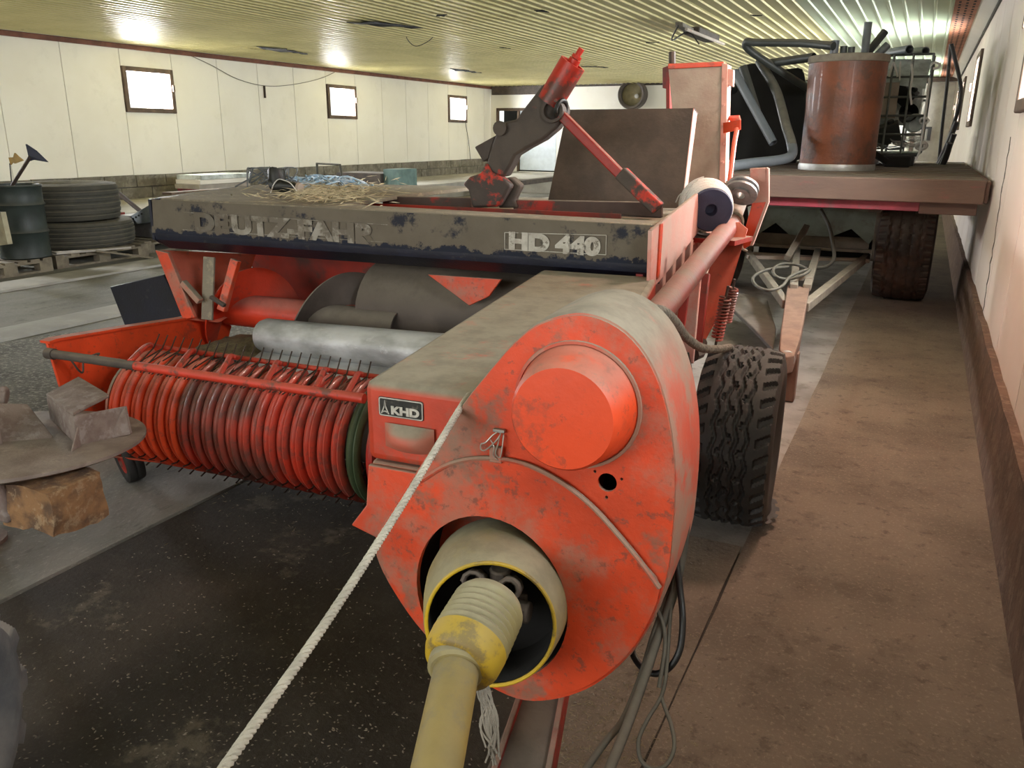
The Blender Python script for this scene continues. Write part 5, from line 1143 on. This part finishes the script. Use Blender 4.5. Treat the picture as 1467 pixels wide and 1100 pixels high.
for x_ in xs_: cage_bar(V3((x_, Y0 - .02, Z0)), V3((x_, Y0 - .02, Z1))); cage_bar(V3((x_, Y1, Z0)), V3((x_, Y1, Z1)))
for y_ in (Y0 + .25, Y0 + .5, Y0 + .75, Y1): cage_bar(V3((X1 + .01, y_, Z0)), V3((X1 + .01, y_, Z1)))
b = NB(); box(b, (X0, Y0, TZ), (X0 + .12, Y1, TZ + .12)); box(b, (-.32, Y0, TZ), (-.12, Y1, TZ + .12)); box(b, (-.68, Y0, TZ), (-.5, Y1, TZ + .12)); box(b, (X0, Y0 - .01, TZ + .10), (X1, Y1, TZ + .135)); obj('pallet_base', b, 'black_plastic', ib, bevel=.006)
b = NB()
box(b, (X0 + .03, Y0 + .5, Z0 + .3), (X1 - .05, Y1 - .04, Z1 - .05)); jig(b, .03, 3)
obj('inner_tank', b, 'ibc_plastic', ib, bevel=.05)
b = NB(); box(b, (X0 + .05, Y0 + .06, Z0 + .36), (-.36, Y0 + .10, Z0 + .72)); obj('label_plate', b, 'post_dust', ib, smooth=0)
b = NB(); ext(b, [V3((-.5, Y0 + .1, Z1 - .28)), V3((X1 - .03, Y0 + .14, Z1 - .33)), V3((X1 - .02, Y0 + .45, Z1 - .03)), V3((-.5, Y0 + .45, Z1 - .02))], (0, .01, .02)); jig(b, .03, 5); obj('torn_film', b, 'ibc_plastic', ib, smooth=20)
random.seed(31)
def scrap(nm, cat, m, label, c_, size, rot, kind):
    b = NB()
    if kind == 'canister':
        box(b, (-size, -size * .6, -size * .9), (size, size * .6, size * .7)); lathe(b, [(size * .3, size * .7), (size * .28, size), (0, size)], (size * .4, 0, 0), (0, 0, 1), 12)
    elif kind == 'bucket': lathe(b, [(0, 0), (size * .7, 0), (size, size * 1.6), (size * .94, size * 1.6), (size * .66, .02), (0, .02)], (0, 0, -size * .8), (0, 0, 1), 20)
    elif kind == 'coil':
        for k in range(5): tube(b, [V3((math.cos(a) * size * (1 + .06 * k), math.sin(a) * size * .8 * (1 + .04 * k), .012 * k + random.uniform(-.006, .006))) for a in [2 * math.pi * j / 24 for j in range(24)]], .006, 5, closed=True)
    bmesh.ops.rotate(b, verts=b.verts, cent=(0, 0, 0), matrix=Matrix.Rotation(rot[1], 3, 'Y') @ Matrix.Rotation(rot[0], 3, 'X')); bmesh.ops.translate(b, verts=b.verts, vec=c_)
    o = single(nm, b, m, label, cat); o.modifiers.new('edge', 'BEVEL').width = .006; return o
scrap('canister', 'canister', 'black_plastic', 'black canister tipped in the upper middle of the cage', V3((-.30, Y0 + .25, Z0 + .62)), .11, (.4, .7), 'canister')
scrap('bucket', 'bucket', 'black_plastic', 'black bucket lying in the middle of the cage', V3((-.25, Y0 + .25, Z0 + .40)), .10, (1.2, .5), 'bucket')
scrap('canister', 'canister', 'pvc_dark', 'dark grey canister low in the cage', V3((-.42, Y0 + .24, Z0 + .22)), .12, (.3, -.3), 'canister')
scrap('bucket', 'bucket', 'ibc_plastic', 'pale bucket lying low at the right side of the cage', V3((-.16, Y0 + .24, Z0 + .30)), .10, (1.4, -.5), 'bucket')
for i, (xx, zz2) in enumerate(((-.55, .08), (-.38, .07), (-.22, .10))):
    scrap('cable_coil', 'coil', ('hose', 'pvc', 'twine_white')[i], ('dull cable coil at the drum side on the cage floor', 'grey cable coil in the middle of the cage floor', 'white cable coil at the right end of the cage floor')[i], V3((xx, Y0 + .24, Z0 + zz2)), .14, (.3, .1), 'coil')
# white loops and hoses hung over the right edge of the cage
def loop(px_, py_, rp, label, r=.012):
    c_ = atY(px_, py_, 9.93); rr = rp * c_.y / FPX * .95
    b = NB(); tube(b, [c_ + V3((math.cos(a) * rr, 0.02 * math.sin(2 * a), math.sin(a) * rr * .7)) for a in [2 * math.pi * k / 18 for k in range(18)]], r, 6, closed=True); single('hose_loop', b, 'twine_white', label, 'hose')
loop(1340, 94, 5, 'white hose loop at the top right corner of the cage'); loop(1324, 173, 5, 'white hose loop halfway down the right edge of the cage'); loop(1320, 209, 6, 'white pipe end ring low at the right edge of the cage', .018)
b = NB(); tube(b, catmull([atY(x_, y_, 9.9) for x_, y_ in ((1274, 110), (1279, 92), (1281, 91), (1286, 110))], 4), .012, 6); tube(b, catmull([atY(x_, y_, 9.9) for x_, y_ in ((1290, 88), (1289, 104), (1289, 115))], 4), .010, 6); single('hose_loop', b, 'twine_white', 'bent white hose piece hooked high over the cage front', 'hose')
b = NB(); tube(b, catmull([atY(x_, y_, 9.88) for x_, y_ in ((1332, 112), (1329, 135), (1326, 160), (1322, 190), (1318, 215), (1312, 230))], 5), .013, 6); single('hose', b, 'twine_white', 'white hose running down the right edge of the cage', 'hose')
b = NB(); tube(b, catmull([atY(x_, y_, 9.9) for x_, y_ in ((1306, 92), (1307, 110), (1304, 130), (1306, 150))], 5), .012, 6); single('hose', b, 'twine_white', 'white hose hanging down the middle of the cage front', 'hose')
pipe_b = NB(); pipe(pipe_b, atY(1303, 71, 9.9), atY(1262, 78, 10.4), .045, .037, 16); single('plastic_pipe', pipe_b, 'pvc', 'grey pipe lying on top of the cage, left one', 'pipe', 'grey plastic pipes on the trailer')
pipe_b = NB(); pipe(pipe_b, atY(1326, 73, 9.95), atY(1290, 75, 10.6), .04, .032, 16); single('plastic_pipe', pipe_b, 'pvc', 'grey pipe lying on top of the cage, right one', 'pipe', 'grey plastic pipes on the trailer')
# dark lump on the deck before the cage
dk = empty('iron_bracket', (-.3, 9.65, TZ), 'dark iron bracket lying on the deck before the cage', 'scrap iron')
b = NB(); bar(b, V3((-.52, 9.5, TZ + .15)), V3((-.36, 9.56, TZ + .05)), .07, .06); obj('arm', b, 'black', dk, bevel=.01)
b = NB(); box(b, (-.40, 9.6, TZ), (-.14, 9.75, TZ + .11)); obj('foot', b, 'black', dk, bevel=.02)
# dark rods leaning on the right wall
def rod(pts, r, label):
    b = NB(); tube(b, catmull(pts, 5), r, 8); single('steel_rod', b, 'rod', label, 'rod', 'dark rods by the right wall')
rod([atY(1362, 63, 11.5), atY(1357, 120, 11.6), atY(1349, 190, 11.7), atY(1345, 234, 11.75)], .02, 'straight dark rod standing from the deck up to the ceiling strip')
rod([atY(1363, 63, 11.3), atY(1376, 120, 11.3), atY(1375, 148, 11.3), atY(1364, 185, 11.4), atY(1346, 235, 11.5)], .022, 'bowed dark rod bent out towards the right wall windows')
rod([atY(1371, 174, 11.1), atY(1358, 205, 11.15), atY(1344, 236, 11.2)], .03, 'upper one of the three short thick rods on the wall')
rod([atY(1367, 192, 10.9), atY(1358, 215, 10.95), atY(1345, 238, 11.0)], .03, 'middle one of the three short thick rods on the wall')
rod([atY(1361, 205, 10.7), atY(1355, 225, 10.75), atY(1349, 239, 10.8)], .034, 'lowest one of the three short thick rods on the wall')

# ================================================================== LEFT SIDE
# pallets
def pallet(x0, y0, dx, dy, z, label):
    p = empty('pallet', (x0 + dx / 2, y0 + dy / 2, z), label, 'pallet', 'wooden pallets along the left side')
    nb = 7
    for k in range(nb):
        yy = y0 + (dy - .1) * k / (nb - 1); b = NB(); box(b, (x0 + random.uniform(-.02, .02), yy, z + .122), (x0 + dx, yy + .1, z + .144)); obj('board', b, 'pallet', p, smooth=0)
    for k in range(3):
        xx = x0 + (dx - .1) * k / 2
        b = NB(); box(b, (xx, y0, z + .1), (xx + .1, y0 + dy, z + .122)); obj('stringer', b, 'pallet', p, smooth=0)
        for j in range(3):
            yy = y0 + (dy - .145) * j / 2; b = NB(); box(b, (xx, yy, z + .022), (xx + .1, yy + .145, z + .1)); obj('block', b, 'pallet', p, smooth=0)
        b = NB(); box(b, (xx, y0, z), (xx + .1, y0 + dy, z + .022)); obj('runner', b, 'pallet', p, smooth=0)
    return p
pallet(-9.40, 4.72, 1.2, .92, 0, 'wooden pallet under the green drum, nearest of the row')
pallet(-9.45, 5.72, 1.2, 1.2, 0, 'wooden pallet under the two big tyres')
pallet(-9.60, 7.0, 1.2, 1.2, 0, 'wooden pallet under the grey metal scrap, farthest of the row')
b = NB(); bar(b, V3((-8.3, 5.75, .165)), V3((-8.12, 6.55, .15)), .1, .02); single('loose_board', b, 'door_grey', 'pale loose board lying on the pallet edge before the tyres', 'board')
b = NB(); bar(b, V3((-8.18, 6.15, .155)), V3((-8.0, 6.75, .012)), .07, .02); single('loose_board', b, 'pallet', 'grey board slipping from the pallet edge to the floor', 'board')
# drum with flags
dr = atZ(38, 368, .145)
gd_ = empty('oil_drum', tuple(dr), 'dark green steel drum on the pallet at the left edge', 'drum')
pr2 = [(0, 0), (.23, 0), (.245, .012), (.24, .03)]
for zc_ in (.27, .55): pr2 += [(.24, zc_ - .03), (.255, zc_), (.24, zc_ + .03)]
pr2 += [(.24, .72), (.25, .735), (.245, .75), (.225, .75), (.22, .725), (.0, .72)]
b = NB(); lathe(b, pr2, dr, (0, 0, 1), 40); obj('drum_body', b, 'drum_green', gd_, smooth=45)
b = NB(); lathe(b, [(.04, 0), (.04, .02), (0, .02)], dr + V3((.12, .05, .72)), (0, 0, 1), 12); obj('bung', b, 'rod', gd_)
def flag(base, top, pts, m, ms, label, r):
    f = empty('flag', tuple(base), label, 'flag'); b = NB(); tube(b, [base, top], r, 8); obj('stick', b, ms, f)
    b = NB(); ext(b, pts, (0.006, .012, 0)); jig(b, .012, 6); obj('cloth', b, m, f, smooth=0)
Y_ = dr.y
flag(dr + V3((-.06, 0, .72)), atY(43, 225, Y_ - .02), [atY(x_, y_, Y_ - .02) for x_, y_ in ((37, 207), (50, 216), (67, 232), (47, 228.5), (41, 230), (39, 219))], 'flag_blue', 'stick', 'navy triangular flag on a stick in the green drum', .018)
flag(dr + V3((-.20, .1, .72)), atY(14, 234, Y_ + .1), [atY(x_, y_, Y_ + .1) for x_, y_ in ((12, 225), (18, 225), (20, 219), (26, 224), (32, 229), (26, 231), (20, 234), (17, 232), (14, 236))], 'flag_yellow', 'rod', 'torn ochre flag on a thin wire in the green drum', .006)
# tyres lying in a pile
def ftread(n):
    def f(a, w_): 
        h = 0
        for c_ in (-.7, -.35, 0, .35, .7):
            if abs(w_ - c_) < .06: h = -.007
        return h
    return f
for (c_, ro, wd, lb) in (((-8.92, 6.50, .145 + .145), .63, .29, 'big dusty tyre lying flat at the bottom of the pile'), ((-8.98, 6.46, .145 + .29 + .212), .58, .41, 'big dark tyre lying flat on top of another tyre')):
    wb = tyre_bm(c_, (0, 0, 1), ro, wd, ro * .55, ftread(0), 96, 44); single('farm_tyre', wb, 'rubber_farm', lb, 'tyre', 'big tyres beside the green drum', 30)
# board and bin at the left edge
b = NB(); P_ = [atY(x_, y_, 4.9) for x_, y_ in ((-30, 304), (1, 304), (11, 350), (-30, 356))]; ext(b, P_, (.0, .05, 0)); single('panel_offcut', b, mat('cream_panel', (.42, .38, .26), .8, var=.3), 'cream panel standing upright at the left picture edge', 'panel', smooth=0)
b = NB(); box(b, (-8.62 + .0, 4.62, .146), (-8.42, 4.84, .30)); bm_ = b; single('box', b, 'tarp', 'small grey-blue box at the foot of the cream panel', 'box', smooth=0)
# metal scrap on the far pallet
ms = empty('sheet_metal_chute', (-9.0, 7.5, .15), 'blue-grey perforated sheet metal chute leaning on the pallet', 'sheet metal')
b = NB(); ext(b, [atY(160, 325, 7.4), atY(222, 288, 7.2), atY(222, 318, 7.2), atY(186, 323, 7.3)], (-.02, .25, 0)); obj('sheet', b, 'blue_sheet', ms, bevel=.01)
b = NB(); 
for k in range(5): lathe(b, [(.012, 0), (.012, .01), (0, .01)], atY(206 - k * 4, 306 + k * 2.4, 7.22) + V3((.0, -.03, 0)), (.3, -1, 0), 8)
obj('holes', b, 'black', ms, kind='stuff')
b = NB(); box(b, (-9.25, 7.34, .146), (-8.6, 7.75, .40)); single('metal_box', b, 'steel', 'dull metal box on the far pallet below the chute', 'box', smooth=0)
b = NB(); box(b, (-9.35, 7.18, .146), (-8.95, 7.31, .40)); single('crate', b, 'stick', 'dark brown crate between the tyres and the metal box', 'crate', smooth=0)
b = NB(); tube(b, [atY(170, 277, 7.6), atY(202, 303, 7.4)], .028, 8); single('wooden_stick', b, 'stick', 'dark stick poking up behind the sheet metal chute', 'stick')
b = NB(); box(b, tuple(atY(150, 322, 7.3)), tuple(atY(150, 322, 7.3) + V3((.22, .15, .16)))); single('can', b, 'red_dark', 'small dark red can beside the big tyres', 'can', smooth=0)
# along the left wall
bs = empty('panel_stack', tuple(atX(310, 268, -10.9)), 'stack of white panels on red beams by the left wall', 'panels')
pc_ = atX(308, 263, -11.0); pc_.z = .34
for k in range(3):
    b = NB(); box(b, (pc_.x - .28, pc_.y - .62 + .03 * k, .52 + .075 * k), (pc_.x + .28, pc_.y + .55 + .02 * k, .59 + .075 * k)); obj('panel', b, ('door_grey', 'wall_white', 'ibc_plastic')[k], bs, smooth=0)
for dy in (-.5, .35):
    b = NB(); box(b, (pc_.x - .36, pc_.y + dy, .34), (pc_.x + .36, pc_.y + dy + .12, .515)); obj('beam', b, 'trailer_red', bs)
b = NB(); bar(b, V3((pc_.x + .62, pc_.y - 1.6, .52)), V3((pc_.x + .62, pc_.y + 1.2, .52)), .2, .04); jb_ = b; box(b, (pc_.x + .55, pc_.y - 1.3, .34), (pc_.x + .7, pc_.y - 1.2, .5)); box(b, (pc_.x + .55, pc_.y + .9, .34), (pc_.x + .7, pc_.y + 1.0, .5)); single('plank_bench', b, 'deck', 'brown plank on two props before the white panels', 'plank', smooth=0)
h0 = atX(455, 262, -9.2); h0.z = 0.0
hp_ = empty('tube_frame', (h0.x, h0.y, .34), 'thin grey tube hoop standing behind the hood by the left wall', 'frame')
Yh = h0.y
b = NB(); q = [atY(455, 266, Yh), atY(454, 234, Yh), atY(487, 236, Yh), atY(494, 266, Yh)]; q[0].z = .34; q[3].z = .34; tube(b, q, .022, 8); obj('hoop', b, 'hose', hp_)
tl2 = atX(535, 262, -9.4)
b = NB(); box(b, (tl2.x - .55, tl2.y - .4, .34), (tl2.x + .45, tl2.y + .3, .72)); o = single('crate', b, 'grime', 'long dark crate behind the hood near the left wall', 'crate', smooth=0)
b = NB(); box(b, (tl2.x + .46, tl2.y - .32, .34), (tl2.x + .80, tl2.y + .28, .80)); single('crate', b, 'teal', 'small teal crate beside the long dark crate', 'crate', smooth=0)
b = NB(); tube(b, [atY(694, 175, FY - .1), atY(700, 215, FY - .12)], .02, 6); single('wooden_stick', b, 'stick', 'thin stick leaning in the far left corner', 'stick')
# dark beam on the floor at the far end
b = NB(); bar(b, atZ(742, 262, .40), atZ(800, 255, .40), .2, .1); single('floor_beam', b, 'grime', 'dark beam lying on the pale floor before the far door', 'beam', smooth=0)
# ================================================================== FOREGROUND LEFT
zd = .445
dcx = atZ(8, 634, zd)
md = empty('disc_mower_part', (dcx.x, dcx.y, 0), 'rusty steel disc with welded brackets propped on a rusty block', 'machine part')
rgt = atZ(209, 612, zd); bot = atZ(12, 690, zd)
rad = (V3((rgt.x, rgt.y, 0)) - V3((dcx.x, dcx.y, 0))).length
b = NB(); lathe(b, [(.0, -.018), (rad * .96, -.018), (rad, -.010), (rad, .0), (rad * .97, .004), (.0, .004)], (dcx.x, dcx.y, zd), (0, 0, 1), 80); bmesh.ops.rotate(b, verts=b.verts, cent=(dcx.x, dcx.y, zd), matrix=Matrix.Rotation(R(-4.5), 3, Vector((RT.x, RT.y, 0)).normalized())); obj('disc', b, 'rust_disc', md, smooth=40)
def on(px, py, dz=0): p = atZ(px, py, zd); return p + V3((0, 0, dz))
def plate(pts, off_, nm='bracket', m='rust_bracket'): b = NB(); ext(b, pts, off_); obj(nm, b, m, md, bevel=.003)
hB = .105
a1, a2, a3, a4 = on(72, 601), on(112, 640), on(185, 622), on(150, 598)
plate([a1, a2, a2 + V3((0, 0, hB)), a1 + V3((0, 0, hB * .8))], (-.008, .012, 0))
plate([a2, a3, a3 + V3((-.01, 0, hB * .92)), a2 + V3((0, 0, hB))], (.0, .014, 0))
plate([a1 + V3((0, 0, hB * .8)), a2 + V3((0, 0, hB)), on(150, 612) + V3((.02, .02, hB)), on(106, 590) + V3((0, .04, hB * 1.08))], (0, 0, .012))
plate([a3, a3 + V3((-.01, 0, hB * .92)), a3 + V3((-.03, -.06, 0))], (.01, .0, 0), 'gusset')
plate([a2 + V3((.01, -.0, 0)), a2 + V3((.05, -.07, 0)), a2 + V3((.01, 0, hB * .7))], (.008, 0, 0), 'gusset')
plate([on(-30, 640), on(72, 628), on(32, 612) + V3((0, .02, .075)), on(-30, 618) + V3((0, 0, .1))], (0, .014, 0))
b = NB(); tube(b, [on(-40, 600, .10), on(16, 596, .075)], .030, 14); lathe(b, [(0, 0), (.012, 0), (.012, .02), (0, .022)], on(16, 596, .10), (.2, -.8, .3), 10); obj('link_arm', b, 'rust_disc', md, bevel=.004)
b = NB(); P_ = on(-6, 640); box(b, tuple(P_ + V3((-.10, -.05, .0))), tuple(P_ + V3((.012, .02, .12)))); obj('link_block', b, 'rust_disc', md, bevel=.006)
pb = atZ(62, 690, zd - .03)
b = NB(); bl = V3((pb.x, pb.y + .02, 0)); dpt = .145
box(b, (bl.x - .12, bl.y - .09, zd - .02 - dpt), (bl.x + .11, bl.y + .10, zd - .02)); bmesh.ops.subdivide_edges(b, edges=b.edges, cuts=7, use_grid_fill=True); jig(b, .022, 7); jig(b, .008, 26)
for v in b.verts: v.co.z = min(v.co.z, zd - .02)
obj('rusty_block', b, 'rust_block', md, smooth=50)
p = atZ(100, 672, zd - .02); b = NB(); bar(b, V3((p.x, p.y, zd - .02)), V3((p.x + .01, p.y - .0, zd - .14)), .035, .012, (1, 0, 0)); obj('side_lug', b, 'rust_bracket', md, bevel=.004)
p = atZ(-2, 690, zd - .02); b = NB(); bar(b, V3((p.x, p.y, zd - .02)), V3((p.x, p.y, zd - .15)), .05, .03, (0, 1, 0)); obj('lug', b, 'rust_bracket', md, bevel=.012)
for (dx, dy) in ((-.30, .02), (-.22, -.3)):
    b = NB(); tube(b, [V3((dcx.x + dx, dcx.y + dy, 0)), V3((dcx.x + dx, dcx.y + dy, zd - .018))], .035, 12); lathe(b, [(0, 0), (.09, 0), (.09, .015), (0, .02)], (dcx.x + dx, dcx.y + dy, 0), (0, 0, 1), 16); obj('leg', b, 'rust_bracket', md)
# tractor tyre at the lower left corner
def lug(a, w_):
    s = a / 6.283 * 11 + abs(w_) * .9 + (.5 if w_ > 0 else 0)
    return .030 * min(1, max(0, (.22 - abs((s % 1) - .5)) / .05)) if abs(w_) > .06 else 0
tcn = atD(-92, 1043, 1.70); tcn.z = .232
wb = tyre_bm(tcn, (.80, .60, 0), .205, .20, .10, lug, 224, 40); tp = empty('small_tyre', (tcn.x, tcn.y, 0), 'dusty lugged tyre cut off by the lower left corner', 'tyre'); obj('tyre', wb, 'tarp', tp, smooth=30)
b = NB(); lathe(b, [(.105, -.07), (.095, 0), (.04, .02), (0, .02), (0, -.02), (.09, -.04), (.105, .07)], tcn, (.80, .60, 0), 28); obj('rim', b, 'rust_plate', tp)
